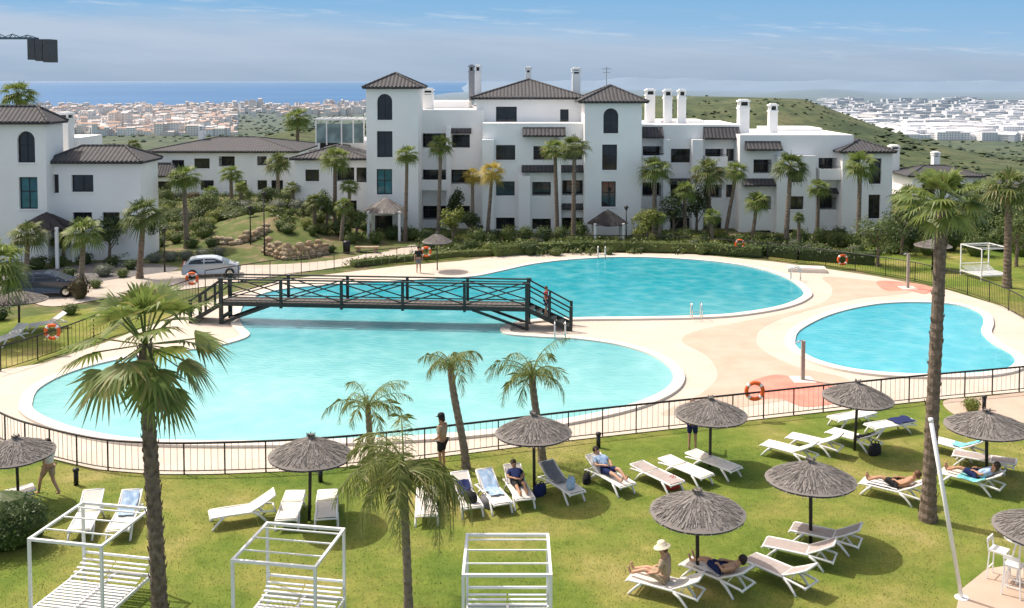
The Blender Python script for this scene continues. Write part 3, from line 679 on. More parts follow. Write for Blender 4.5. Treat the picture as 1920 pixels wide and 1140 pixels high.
    while n < 1300:
        px = R.uniform(1480, 2050); py = 188+80*R.random()**1.1
        r = (HC+92)*FPX/(py-150); x = (px-960)/FPX*r
        if px < 1550+(py-200)*1.8 and py > 215: continue
        if px < 1540 and py < 195: continue
        if noise.noise(V(x/260, r/400, 19)) < R.uniform(-.6,.0): continue
        sc = R.uniform(.6,1.45)
        if n < 250: place(R.choice(pi_), x, r, sc, 'pale low warehouse among the far business park beyond the green hill', 'warehouse', 'warehouses of the distant business park')
        else: rest.append((x, r, sc))
        n += 1
    mb = MB()
    for x, y, sc in rest:
        w, d, h = R.uniform(14,46)*sc, R.uniform(10,24)*sc, R.uniform(6,13)*sc; z = hgt(x, y); mb.box(x-w/2,x+w/2,y-d/2,y+d/2,z-6,z+h)
    tag(mb.build('distant_warehouses', mi), 'hazy mass of pale industrial sheds beyond the green hill', 'sheds', kind='stuff')
town()
def woods():
    R = random.Random(9); mb = MB()
    m, nt, p = newmat('far_tree_foliage'); g = nt.nodes.new('ShaderNodeNewGeometry')
    nt.links.new(paint_haze(nt, ramp(nt, g.outputs['Random Per Island'], [(0,(.025,.045,.018)),(1,(.075,.10,.038))]), 700, 7500, .92), p.inputs['Base Color']); p.inputs['Roughness'].default_value = 1
    for i in range(10500):
        py = 182+160*R.random()**1.5; px = R.uniform(-60, 2000); dep = 60+35*R.random() if py > 250 else 95
        r = (HC+dep)*FPX/(py-150); tw = i > 9200
        if tw: px = R.uniform(0, 900); py = R.uniform(186,265); r = (HC+95)*FPX/(py-150)
        elif R.random() < .45: r = R.uniform(170, 1000)
        if r > 3900: continue
        x = (px-960)/FPX*r
        hill = 600 < r < 1700 and 1150 < px < 1650
        if not tw and noise.noise(V(x/120, r/120, 2)) < R.uniform(-.25,.25)+(.06 if hill else 0): continue
        s = R.uniform(1.2,3.2)*(.7 if hill else 1+r/3500); z = hgt(x, r)
        bm = [V(0,0,1),V(1,0,.3),V(.3,.95,.25),V(-.8,.6,.35),V(-.8,-.6,.3),V(.3,-.95,.35),V(0,0,-.6)]
        vs = [(x+q.x*s*R.uniform(.7,1.5), r+q.y*s*R.uniform(.7,1.5), z+.2*s+q.z*s*R.uniform(.5,1.0)) for q in bm]
        mb.add(vs, [(0,1,2),(0,2,3),(0,3,4),(0,4,5),(0,5,1),(6,2,1),(6,3,2),(6,4,3),(6,5,4),(6,1,5)])
    tag(mb.build('woodland', m), 'scrub and scattered trees over the valley slopes beyond the buildings', 'woodland', kind='stuff')
woods()

# ---------------------------------------------------------------- palms
def fan_crown(seed, nf, nl, e0=80, e1=-45, pet=.42, L=.62, wd=.055, droop=.35, ep=.8):
    R = random.Random(seed); mb = MB()
    for i in range(nf):
        t = i/(nf-1); a = i*2.39996+R.uniform(-.3,.3); e = radians(e0+(e1-e0)*t**ep+R.uniform(-9,9))
        d = V(cos(a)*cos(e), sin(a)*cos(e), sin(e)); side = V(-sin(a),cos(a),0)
        lp = pet*R.uniform(.85,1.15)*(1 if t > .15 else .7); c = d*lp+V(0,0,-.06*lp)
        mb.bar((0,0,0), c, .02, .012)
        d2 = (d+V(0,0,-.22-.2*R.random())).normalized(); nrm = side.cross(d2); sd = (side+nrm*R.uniform(-.5,.5)).normalized()
        for j in range(nl):
            ph = (j/(nl-1)-.5)*radians(165); u = d2*cos(ph)+sd*sin(ph)
            l = L*(1-.22*abs(ph)/1.3)*R.uniform(.85,1.08); w = sd*cos(ph)-d2*sin(ph)
            m1 = c+u*l*.32; mid = c+u*l*.62+V(0,0,-droop*.2*l); tip = c+u*l*.95+V(0,0,-droop*l*R.uniform(.5,1.6))
            mb.add([c, m1-w*wd*.45, m1+w*wd*.45, mid-w*wd*.38, mid+w*wd*.38, tip],[(0,1,2),(1,3,4,2),(3,5,4)])
    return mb
def dead_skirt(seed, n=10, ln=.5):
    R = random.Random(seed); mb = MB()
    for i in range(n):
        a = i*2.4; d = V(cos(a)*.55, sin(a)*.55, -1).normalized(); side = V(-sin(a),cos(a),0); c = V(0,0,-.05)+d*ln*.35
        mb.bar((0,0,-.04), c, .02, .012)
        for j in range(7):
            ph = (j/6-.5)*1.3; u = (d*cos(ph)+side*sin(ph)); tip = c+u*ln*R.uniform(.5,.8)+V(0,0,-.08); w = side*.018; md = c.lerp(tip,.5)
            mb.add([c, md-w, md+w, tip],[(0,1,2),(1,3,2)])
    return mb
def fea_crown(seed, nf, e0=78, e1=-5, bend=95, ll=.24, nl=26, wd=.016, gap=None, hang=.75):
    R = random.Random(seed); mb = MB()
    for i in range(nf):
        t = i/(nf-1); a = i*2.39996+R.uniform(-.35,.35); e = e0+(e1-e0)*t+R.uniform(-10,10); b = bend*R.uniform(.7,1.25)
        if gap and cos(a) > gap: e = min(e, 14)
        p = V(0,0,0); pts = []; n = nl; st = 1.15/n*R.uniform(.75,1.12); da = R.uniform(-.35,.35)
        for k in range(n+1):
            ee = radians(max(-88, e-b*(k/n)**1.2)); aa = a+da*(k/n)**2; pts.append(p.copy()); p = p+V(cos(aa)*cos(ee), sin(aa)*cos(ee), sin(ee))*st
        mb.tube(pts[::3]+[pts[-1]], [.013-.010*q/len(pts[::3]) for q in range(len(pts[::3])+1)], 4, False)
        side = V(-sin(a),cos(a),0)
        for k in range(2, n+1):
            f = (pts[k]-pts[k-1]).normalized(); u = k/n; l = ll*(math.sin(pi*min(1,.12+u*.86))**.6)
            for sg in (-1,1):
                if R.random() < .08: continue
                dr = (side*sg*R.uniform(.35,.9)+f*.5+V(0,0,R.uniform(-hang,.15))).normalized()
                q = pts[k]; ln = l*R.uniform(.65,1.2); tip = q+dr*ln+V(0,0,-.35*l*R.uniform(.5,1.4)); md = q+dr*ln*.5
                mb.add([q-f*wd*.3, q+f*wd*.3, md+f*wd*.5, tip, md-f*wd*.5],[(0,1,2,3,4)])
    return mb
def keep(o): COL.objects.unlink(o); return o.data
FAN = [keep(fan_crown(s, 30, 12, 82, -32, .42, .62, .06).build('crown', mt)) for s, mt in ((1,m_fan),(2,m_fanb),(3,m_fanb))]
FANY = keep(fan_crown(7, 28, 11).build('crown', m_yel)); SK = keep(dead_skirt(3).build('dead_fronds', m_dead))
def meshobj(nm, me, par, loc=(0,0,0), sc=1, rz=0):
    o = bpy.data.objects.new(nm, me); COL.objects.link(o); o.parent = par; o.location = loc; o.scale = (sc,sc,sc); o.rotation_euler = (0,0,rz); return o
def trunk(par, top, r0, r1, mat, boots=0, seed=0, bulge=1.25):
    R = random.Random(seed); top = Vector(top); n = max(10, int(top.length/.11)); n = min(n, 70); pts, rd = [], []
    for i in range(n+1):
        t = i/n; s = 3*t*t-2*t**3; pts.append(V(top.x*(.35*t+.65*s), top.y*(.35*t+.65*s), top.z*t-.05*(i == 0)))
        rd.append((r0+(r1-r0)*t)*(1+(bulge-1)*max(0,1-t*8))*(1+(.05 if i%2 else -.04)+R.uniform(-.03,.03)))
    b = MB(); b.tube(pts, rd, 12)
    for i in range(boots):
        t = i/boots; a = i*2.4; f = t*n; k = min(int(f), n-1); c = pts[k].lerp(pts[k+1], f-k); r = rd[k]
        d = V(cos(a),sin(a),0); L = R.uniform(.08,.15)*(1 if t < .75 else 1.6); q = c+d*r*.85
        sd = V(-sin(a),cos(a),0); w = R.uniform(.035,.06); tip = q+d*L*.5+V(0,0,L)
        b.add([q-sd*w-V(0,0,.05), q+sd*w-V(0,0,.05), q+d*.05, tip-sd*w*.5, tip+sd*w*.5],[(0,1,4,3),(0,3,2),(1,2,4),(2,3,4)])
    return b.build('trunk', mat, par)
pk = [0]
def palm(kind, bx, by, cx, cy, rad, label, Y=None, tr=None, group=None):
    pk[0] += 1; R = random.Random(pk[0])
    base = G(bx, by) if Y is None else V(D(bx,440,Y).x, Y, 0)
    base.z = hgt(base.x, base.y); C = D(cx, cy, base.y); top = C-base; sc = rad*base.y/FPX; r0 = (tr or max(4.5, rad*.14))*base.y/FPX/1.15
    t = thing('palm_tree', label, 'palm tree', base, 0, group)
    trunk(t, top, r0, r0*.75, m_trunk if R.random() < .5 else m_trunk2, 0, pk[0])
    me = FANY if kind == 'yel' else FAN[pk[0]%3]
    o = meshobj('crown', me, t, top, sc*1.05, R.uniform(0,6)); o.scale.z *= R.uniform(.85,1.15)
    if kind == 'fan' and rad > 24: meshobj('dead_fronds', SK, t, top, sc*.8, R.uniform(0,6))
    return t
PALMS = [('fan',628,0,628,298,36,'slim fan palm in front of the left tiled wing of the main building',75.5),
 ('fan',655,0,655,350,24,'short fan palm just left of the arched-window tower, close to its wall',75),
 ('fan',590,0,590,378,26,'small fan palm on the garden slope left of the tower entrance',74.5),
 ('fan',760,0,763,290,30,'tall fan palm standing against the right corner of the left tower',74.5),
 ('fan',822,0,826,272,30,'slender palm with sparse crown before the recessed balconies',77),
 ('yel',886,0,886,328,24,'small yellowing palm left of the bright yellow palm',77),
 ('yel',914,0,922,322,32,'bright yellow palm in front of the main building centre',75),
 ('fan',1045,0,1041,280,34,'left one of the close pair of tall palms before the main building',76),
 ('fan',1075,0,1077,275,38,'right one of the close pair of tall palms before the main building',74),
 ('fan',1226,0,1228,318,40,'bushy palm just right of the right-hand tower',76),
 ('fan',1285,0,1284,358,28,'slim palm between the right-hand tower and the stepped wing',74.5),
 ('fan',1330,0,1328,322,42,'full round-crowned palm before the stepped wing, left of a leaning palm',76),
 ('fan',1360,0,1379,320,30,'leaning slim palm beside the full round-crowned palm',75),
 ('fan',1410,0,1419,378,30,'short palm below the tiled awnings of the stepped wing',73.5),
 ('fan',1474,0,1482,312,42,'tall broad palm in the middle of the stepped wing front',73.5),
 ('fan',1532,0,1535,352,28,'thin palm with small crown between two taller palms of the right wing',74.5),
 ('fan',1609,0,1613,310,38,'tall palm at the right corner of the stepped white wing',74),
 ('fan',1888,540,1892,352,62,'tall palm at the right edge behind the poolside daybed',None),
 ('fan',1700,0,1706,372,44,'palm crown among shrubs just left of the tallest lawn palm',72),
 ('fan',152,556,156,436,46,'fan palm beside the dark parked car on the left',None),
 ('fan',262,522,268,402,50,'fan palm with thick trunk left of the silver car',None),
 ('fan',350,470,345,332,42,'tall palm with round crown in front of the low block',None),
 ('fan',190,480,190,398,40,'dark palm in front of the left building wing',None),
 ('fan',48,545,52,440,44,'palm by the dark entrance canopy at far left',None),
 ('fan',-15,640,-12,498,74,'bright palm fronds poking in at the left edge above the loungers',None),
 ('fan',435,0,433,325,28,'palm against the low block, beside its first-floor balcony',98),
 ('fan',522,0,521,305,30,'palm against the right end of the low block',98),
 ('fan',452,0,452,350,18,'small palm at the foot of the low block, right of another palm',95),
 ('fan',395,0,396,362,20,'small pale palm at the foot of the low block, behind the slope',95),
 ('fan',550,0,549,352,22,'small palm at the left corner of the tiled wing',80),
 ('fan',558,0,558,222,34,'tall palm rising above the low block roof against the town',121),
 ('fan',34,0,34,176,42,'tall palm rising above the roof of the left building',88),
 ('fan',250,0,250,272,18,'small palm crown between the left building and the low block behind',112),
 ('fan',1236,0,1236,408,18,'small yellowish palm in shrubs right of the right tower',72.5),
 ('fan',1335,0,1335,405,22,'low palm among shrubs in front of the stepped wing',73),
 ('fan',1498,0,1498,408,14,'small slim young palm beneath the tall broad palm',72),
 ('fan',1838,0,1836,360,40,'palm crown behind the tallest lawn palm, left of the edge palm',80),
 ('fan',640,0,645,385,22,'low palm beside the tower entrance, among slope shrubs',73)]
for kd, bx, by, cx, cy, rad, lb, Y in PALMS: palm(kd, bx, by, cx, cy, rad, lb, Y)
# foreground palms, each with its own crown
def fore(label, bx, by, cx, cy, rad, crown, crmat, tr, tmat, boots, skirt=True, seed=1, bulge=1.2):
    base = G(bx, by); C = D(cx, cy, base.y); top = C-base; sc = rad*base.y/FPX; r0 = tr*base.y/FPX
    t = thing('palm_tree', label, 'palm tree', base)
    trunk(t, top, r0, r0*.8, tmat, boots, seed, bulge)
    o = crown.build('crown', crmat, t); o.location = top; o.scale = (sc,sc,sc)
    if skirt: meshobj('dead_fronds', SK, t, top-V(0,0,.15), sc*.6)
    return t
fore('large fan palm with shaggy trunk in the left foreground before the pool', 300, 1165, 272, 646, 176, fan_crown(21, 28, 20, 86, -48, .52, .52, .046, .24, .85), m_fanb, 15, m_trunk, 150, True, 5, 1.1)
fore('tallest fan palm, straight ringed trunk on the lawn at right', 1740, 976, 1766, 382, 102, fan_crown(31, 30, 17, 86, -28, .48, .54, .05, .25, 1.0), m_fanb, 13, m_trunk, 60, True, 6, 1.35)
fore('weeping feathery palm between two white daybed frames', 766, 1150, 757, 882, 160, fea_crown(41, 27, 82, 5, 150, .27, 60, .011, .25, 1.3), m_fea, 9, m_trunk2, 0, False, 7)
fore('short drooping palm by the fence left of the person in beige', 697, 874, 690, 762, 88, fea_crown(51, 12, 70, 12, 105, .28, 34, .014, None, 1.3), m_fea, 7, m_trunk2, 0, False, 8)
fore('leaning slender palm by the fence right of the person in beige', 874, 878, 845, 690, 80, fea_crown(61, 12, 86, 35, 150, .30, 34, .014, None, 1.5), m_fea, 8, m_trunk2, 0, False, 9)
fore('drooping palm rising behind the thatched umbrella at mid-lawn', 1017, 868, 998, 706, 88, fea_crown(71, 16, 80, 8, 115, .29, 34, .014, None, 1.3), m_fea, 8, m_trunk2, 0, False, 10)

# ---------------------------------------------------------------- shrubs
def leaves(mb, c, rad, n, s, R, flat=0):
    for i in range(n):
        u = V(R.gauss(0,1),R.gauss(0,1),R.gauss(0,1)).normalized()
        if u.z < -.35: u.z *= -.6
        k = (.55+.45*R.random()**.5)*(1+.35*noise.noise(u*2.1+V(*c)))
        p = V(c[0]+u.x*rad[0]*k, c[1]+u.y*rad[1]*k, c[2]+u.z*rad[2]*k)
        n1 = (u+V(R.uniform(-1,1),R.uniform(-1,1),R.uniform(-.3,1))*.8).normalized(); a = n1.orthogonal().normalized(); b = n1.cross(a); th = R.uniform(0,6.3)
        e = (a*cos(th)+b*sin(th))*s*R.uniform(.7,1.4); g = n1.cross(e)*.45
        mb.add([p-e, p+g, p+e, p-g],[(0,1,2,3)])
    return mb
BUSH = {}
for k, mt, sd in (('g',L_g,1),('d',L_d,2),('b',L_b,3),('y',L_y,4),('r',L_r,5)):
    R = random.Random(sd); m = MB(); m.ball((0,0,.42),.62,8,5,(1,1,.8))
    for j in range(5): a = j*1.3; leaves(m, (.38*cos(a),.38*sin(a),.45+.15*R.random()), (.6,.6,.55), 170, .075, R)
    BUSH[k] = keep(m.build('shrub', mt))
def shrub(k, px, py, rp, label, group=None, Y=None, hz=1.0, z=None):
    p = G(px, py) if Y is None else V(D(px,440,Y).x, Y, 0); p.z = hgt(p.x, p.y)
    o = bpy.data.objects.new('shrub', BUSH[k]); COL.objects.link(o); s = rp*p.y/FPX; o.location = p; o.scale = (s,s*.9,s*hz); o.rotation_euler = (0,0,RN.uniform(0,6)); return tag(o, label, 'shrub', group)
gl = {'g':'green rounded shrub on the planted slope left of the towers','d':'dark green shrub on the planted slope left of the towers','b':'grey-green rounded shrub on the planted slope left of the towers','y':'yellow-green shrub on the planted slope left of the towers','r':'reddish shrub on the planted slope left of the towers'}
gn = {'g':'green slope shrubs','d':'dark slope shrubs','b':'grey slope shrubs','y':'yellow slope shrubs','r':'reddish slope shrubs'}
for k, x, y, r in (('b',405,412,17),('b',478,392,18),('y',330,425,15),('g',432,388,18),('g',520,388,20),('d',556,398,20),('g',600,432,22),('d',640,440,24),('y',575,440,14),('b',520,425,15),('g',540,445,18),('d',470,428,16),('g',390,432,16),('y',500,408,14),('b',440,412,14),('d',620,462,14),('g',660,448,18),('b',575,415,14),('y',460,375,14),('g',405,385,16),('d',378,395,18),('g',560,378,14),('r',590,405,13),('g',500,372,14)):
    shrub(k, x, y+14, r, gl[k], gn[k], hz=RN.uniform(.8,1.3))
for i in range(100):
    k = RN.choice('ggggdyybyr' if i%3 == 0 else 'ggggdyyb'); x = RN.uniform(290,690); y = 372+92*RN.random()
    if 400 < x < 506 and 440 < y < 466: y -= 34
    if x > 500 and y > 462: y = 455
    shrub(k, x, y, RN.uniform(12,21), gl[k], gn[k], hz=RN.uniform(.8,1.4))
lf = {k: v for k, v in (('b','grey-green low shrub beside the left car park and palms'),('d','dark shrub beside the left car park and palms'),('g','green shrub beside the left car park and palms'))}
lg = {'b':'grey shrubs by the car park','d':'dark shrubs by the car park','g':'green shrubs by the car park'}
for k, x, y, r in (('b',290,492,18),('b',320,490,18),('b',350,488,18),('b',380,486,18),('b',410,482,16),('d',70,505,24),('d',25,512,24),('g',110,500,20),('d',210,500,20),('b',195,518,22),('g',240,485,18),('d',300,465,18),('g',330,462,18),('d',160,495,20),('g',20,560,24),('d',0,600,26),('g',285,470,20),('d',265,462,18),('g',360,470,18),('g',395,470,16),('d',310,445,18),('g',345,440,16),('g',230,470,18),('d',130,520,18),('g',180,540,16),('g',230,520,16),('d',285,450,22),('g',262,445,20),('d',320,420,22),('g',300,408,20),('d',245,505,18)):
    shrub(k, x, y, r, lf[k], lg[k])
shrub('r', 150, 560, 26, 'reddish flowering shrub behind the dark parked car', hz=1.5)
shrub('g', 132, 590, 20, 'leafy green shrub right of the thatched umbrella at far left')
shrub('y', 1822, 772, 21, 'round yellow-green clipped bush beside the path at right', hz=1.25)
wl = {'g':'green shrub planted against the foot of the white apartment walls','d':'dark shrub planted against the foot of the white apartment walls','y':'yellow-green shrub at the foot of the white apartment walls','b':'grey-green shrub at the foot of the white apartment walls'}
wg = {'g':'green wall-foot shrubs','d':'dark wall-foot shrubs','y':'yellow wall-foot shrubs','b':'grey wall-foot shrubs'}
for x, k in ((705,'g'),(735,'d'),(770,'g'),(800,'d'),(835,'g'),(865,'y'),(895,'g'),(925,'d'),(955,'g'),(985,'g'),(1020,'d'),(1050,'g'),(1085,'g'),(1200,'y'),(1220,'y'),(1255,'d'),(1290,'g'),(1320,'d'),(1355,'g'),(1385,'g'),(1425,'g'),(1455,'d'),(1500,'g'),(1540,'g'),(1575,'d'),(1240,'g'),(1305,'d'),(1345,'y')):
    shrub(k, x, 0, RN.uniform(15,25), wl[k], wg[k], Y=RN.uniform(72.5,75.5), hz=RN.uniform(.8,1.6))
for i in range(75):
    k = RN.choice('ggggdyyb'); x = RN.uniform(770,1690)
    shrub(k, x, 0, RN.uniform(10,20), wl[k], wg[k], Y=RN.uniform(68.5,74), hz=RN.uniform(.7,1.35))
rl = {'d':'dark shrub in the planting right of the stepped white wing','g':'green shrub in the planting right of the stepped white wing'}; rg = {'d':'dark shrubs at right','g':'green shrubs at right'}
for x, y, k, r in ((1700,470,'d',30),(1740,478,'g',26),(1780,470,'d',30),(1830,480,'g',30),(1870,470,'d',30),(1915,480,'g',34),(1600,468,'g',20),(1905,440,'d',34),(1840,440,'d',34),(1560,462,'g',18),(1710,440,'g',30),(1720,455,'g',34),(1760,450,'g',32),(1805,462,'g',28),(1680,462,'g',28),(1770,430,'d',36),(1820,425,'g',34),(1870,425,'d',36),(1735,425,'d',30),(1910,462,'g',36)):
    shrub(k, x, y, r, rl[k], rg[k], hz=1.5)
def cover():
    R = random.Random(15); mb = MB()
    for i in range(420):
        if i < 230:
            x = R.uniform(285,690); y = 368+92*R.random()
            if 400 < x < 506 and 440 < y < 470: y -= 34
            q = G(x, min(y, 458))
        else: q = V(D(R.uniform(770,1690),440,72).x, R.uniform(68.5,76), 0)
        q.z = hgt(q.x,q.y); s = R.uniform(.35,.8); leaves(mb, (q.x,q.y,q.z+s*.3), (s,s,s*.7), 55, .11, R)
    tag(mb.build('ground_cover', leafmat('ground_cover_leaf',(.05,.09,.023),(.14,.18,.05),(.26,.24,.09))), 'low mixed ground cover planting over the slope and along the building foot', 'plants', kind='stuff')
cover()
def hedge(label, pts, w, h, n, s, mt, seed):
    R = random.Random(seed); P = PX(pts); m = MB(); seg = [(P[i+1]-P[i]).length for i in range(len(P)-1)]; T = sum(seg)
    for i in range(len(P)-1): m.bar(P[i]+V(0,0,h*.4), P[i+1]+V(0,0,h*.4), w*.7, h*.7)
    step = .7; pos = 0
    while pos < T:
        a = pos
        for i, sg in enumerate(seg):
            if a <= sg: break
            a -= sg
        c = P[i].lerp(P[i+1], a/seg[i]); k = 1+.4*noise.noise(V(pos*.35, seed, 0)); leaves(m, (c.x,c.y+R.uniform(-.15,.15),h*.5*k), (w*.62,w*.62,h*.6*k*R.uniform(.8,1.25)), n, s, R); pos += step
    return tag(m.build('hedge', mt), label, 'hedge')
hedge('long green hedge along the far side of the big pool', [(925,480),(1000,474),(1100,470),(1200,470),(1320,474),(1430,482)], 1.5, .9, 120, .09, L_g, 1)
hedge('darker hedge running behind the far right pool fence', [(1430,478),(1500,486),(1580,492),(1640,496)], 1.4, 1.0, 110, .09, L_d, 2)
hedge('low clipped hedge beside the paved drive left of the pool', [(660,500),(730,492),(800,486),(860,480),(920,478)], 1.1, .5, 90, .08, L_g, 3)
# foreground shrub
def big_shrub():
    R = random.Random(77); m = MB(); base = G(20,1020); m.ball((0,0,.6),1.0,10,6,(1.2,.8,.8))
    for j in range(14): leaves(m, (R.uniform(-1.3,1.0),R.uniform(-.7,.7),R.uniform(.45,.95)), (.6,.55,.5), 420, .045, R)
    o = m.build('shrub', leafmat('dark_hedge_leaf',(.03,.06,.016),(.10,.15,.035))); o.location = base+V(-.2,0,0); tag(o, 'big dark leafy shrub in the lower left corner beside a daybed frame', 'shrub')
big_shrub()
def tree(label, px, py, hpx, wpx, mt, seed):
    R = random.Random(seed); b = G(px, py); b.z = hgt(b.x, b.y); s = b.y/FPX; H, W = hpx*s, wpx*s/2
    t = thing('leafy_tree', label, 'tree', b); m = MB(); m.tube([(0,0,-.05),(.05,0,H*.3),(.02,.05,H*.6)],[.13,.10,.06],8)
    for k in range(6): a = k*1.05; m.tube([(.03,0,H*(.25+.05*k)),(W*.5*cos(a),W*.5*sin(a),H*(.5+.06*k))],[.05,.02],5)
    m.build('trunk', m_trunk, t); c = MB()
    for k in range(11): a = k*2.4; rr = W*.62*math.sqrt(R.random()); leaves(c, (rr*cos(a),rr*sin(a),H*R.uniform(.42,.82)), (W*.48,W*.48,H*.2), 170, .085, R)
    c.build('crown', mt, t)
for a in (('rounded bright green tree beside the far right pool fence', 1645, 500, 98, 92, L_g, 1),
 ('small pale green tree left of the yellow palm', 848, 466, 82, 46, L_y, 2),
 ('dense dark tree filling the gap right of the right tower', 1262, 452, 95, 60, L_d, 3),
 ('dark tree between the palms of the stepped wing', 1305, 448, 110, 60, L_d, 4),
 ('light green tree right of the right entrance canopy', 1212, 462, 80, 56, L_y, 5),
 ('dark narrow tree beside the recessed balconies', 853, 440, 90, 36, L_d, 6),
 ('green tree beside the tiled wing on the slope', 612, 452, 78, 50, L_g, 7),
 ('dark tree in front of the left building wing', 205, 492, 90, 70, L_d, 8),
 ('leafy tree at the foot of the left tower canopy', 118, 488, 66, 54, L_g, 9),
 ('dark tree at the right end of the left building wing', 272, 478, 78, 60, L_d, 10),
 ('green tree before the low block, left part of the slope', 385, 418, 56, 60, L_g, 11),
 ('dark tree before the right end of the low block', 505, 398, 52, 52, L_d, 12),
 ('green tree behind the right-hand fence lawn, under the edge palm', 1905, 500, 110, 100, L_g, 13),
 ('dark tree left of the tallest palm trunk, beside the wing corner', 1690, 478, 100, 80, L_d, 14),
 ('dark tree at the foot of the wall below the yellow palm', 880, 452, 60, 50, L_d, 15),
 ('green tree beside the tower entrance canopy', 668, 456, 60, 44, L_g, 16)): tree(*a)
# stone walls
def stonewall(label, pts, h, th=.5):
    P = PX(pts); m = MB(); R = random.Random(int(h*100))
    for i in range(len(P)-1):
        L = (P[i+1]-P[i]).length; n = max(1, int(L/.42)); d = (P[i+1]-P[i]).normalized(); nr = V(d.y,-d.x,0)
        for k in range(n):
            for j in range(int(h*R.uniform(.8,1.1)/.26)):
                c = P[i].lerp(P[i+1],(k+.5+R.uniform(-.3,.3))/n)+V(0,0,.13+j*.26)+nr*R.uniform(-.05,.06)+nr*(-.10*j); c.z += max(0,hgt(c.x,c.y)); m.ball(c,R.uniform(.22,.33),7,5,(R.uniform(.9,1.2),R.uniform(.6,.9),R.uniform(.5,.8)))
    return tag(m.build('stone_wall', m_stone), label, 'wall')
stonewall('upper tan stone retaining wall on the garden slope', [(400,467),(430,470),(470,467),(503,458)], .8)
stonewall('curved tan boulder wall beside the paved drive', [(494,478),(530,489),(570,487),(616,478)], 1.1)

# ---------------------------------------------------------------- fences
def fence(label, pts, h=1.05, post=1.6, closed=False, bal=.16, railmat=None, balmat=None, bal_r=.007, rw=.055):
    W = crv(PX(pts), False, 8); seg = [(W[i+1]-W[i]).length for i in range(len(W)-1)]; T = sum(seg)
    def at(s):
        for i, g in enumerate(seg):
            if s <= g or i == len(seg)-1: return W[i].lerp(W[i+1], min(1, s/g))
            s -= g
    t = thing('pool_fence', label, 'fence', W[len(W)//2]); rm = railmat or m_rail; n = min(95, max(2, int(T/post))); L = T/n
    m = MB(); m.tube([q+V(0,0,h) for q in W], rw*.55, 6); m.build('handrail', rm, t, True, world=True)
    m = MB(); m.tube([q+V(0,0,.12) for q in W], .018, 5); m.build('bottom_rail', rm, t, world=True)
    for i in range(n+1):
        q = at(i*L); m = MB(); m.box(q.x-.02,q.x+.02,q.y-.02,q.y+.02,0,h); m.build('post', rm, t, world=True)
    for i in range(n):
        m = MB(); k = int(L/bal)
        for j in range(1, k):
            q = at(i*L+j*L/k); m.box(q.x-bal_r,q.x+bal_r,q.y-bal_r,q.y+bal_r,.13,h-.02)
        if m.v: m.build('baluster_panel', balmat or m_alu, t, world=True)
fence('curved dark-railed fence between the lawn and the pool deck', NEARF[0:1]+[(x,y-1) for x,y in NEARF[1:]], 1.0, 1.25, bal=.2, rw=.065)
fence('dark fence curving along the right far edge of the pool deck', [(1990,640),(1940,612),(1880,578),(1800,548),(1700,524),(1600,508),(1500,494),(1440,487)], 1.15, 2.0, railmat=m_rail, balmat=m_rail)
fence('thin dark fence along the far edge of the big pool deck', [(1438,486),(1300,474),(1180,470),(1060,470),(960,474)], 1.1, 2.2, balmat=m_rail, bal=.3)
fence('thin dark fence left of the bridge beside the loungers', [(-80,720),(0,698),(70,676),(140,650),(230,612),(320,574),(372,556)], 1.1, 1.8, balmat=m_rail, bal=.25)
fence('light wire fence along the paved drive behind the bridge', [(385,542),(470,528),(560,514),(650,505),(740,496),(800,490)], 1.1, 2.0, railmat=m_pole, bal=.5)
# lifebuoys
def lifebuoy(label, px, py, Y=None, base=None):
    p = D(px, py, G(*base).y-.08); t = thing('lifebuoy', label, 'lifebuoy', p); r = .30; m = MB(); n = 24
    m.tube([(r*cos(2*pi*i/n),0,r*sin(2*pi*i/n)) for i in range(n+1)], .075, 8, False); m.build('ring', m_orange, t, True)
    for k in range(4):
        a0 = pi/4+k*pi/2; b = MB(); b.tube([(r*cos(a0+d),0,r*sin(a0+d)) for d in (-.16,-.08,0,.08,.16)], .081, 8, False); b.build('band', m_white, t, True)
lifebuoy('orange lifebuoy on the near fence behind a thatched umbrella', 1415, 733, base=(1415,786))
lifebuoy('orange lifebuoy on the left fence beside the loungers', 98, 622, base=(98,664))
lifebuoy('orange lifebuoy near the silver car behind the bridge', 360, 522, base=(360,560))
lifebuoy('orange lifebuoy on the far hedge fence right of the pool centre', 1387, 458, base=(1387,480))
lifebuoy('orange lifebuoy on the far right fence near the round tree', 1580, 487, base=(1580,504))
lifebuoy('orange lifebuoy on a stand near the far thatched umbrella', 799, 472, base=(799,491))

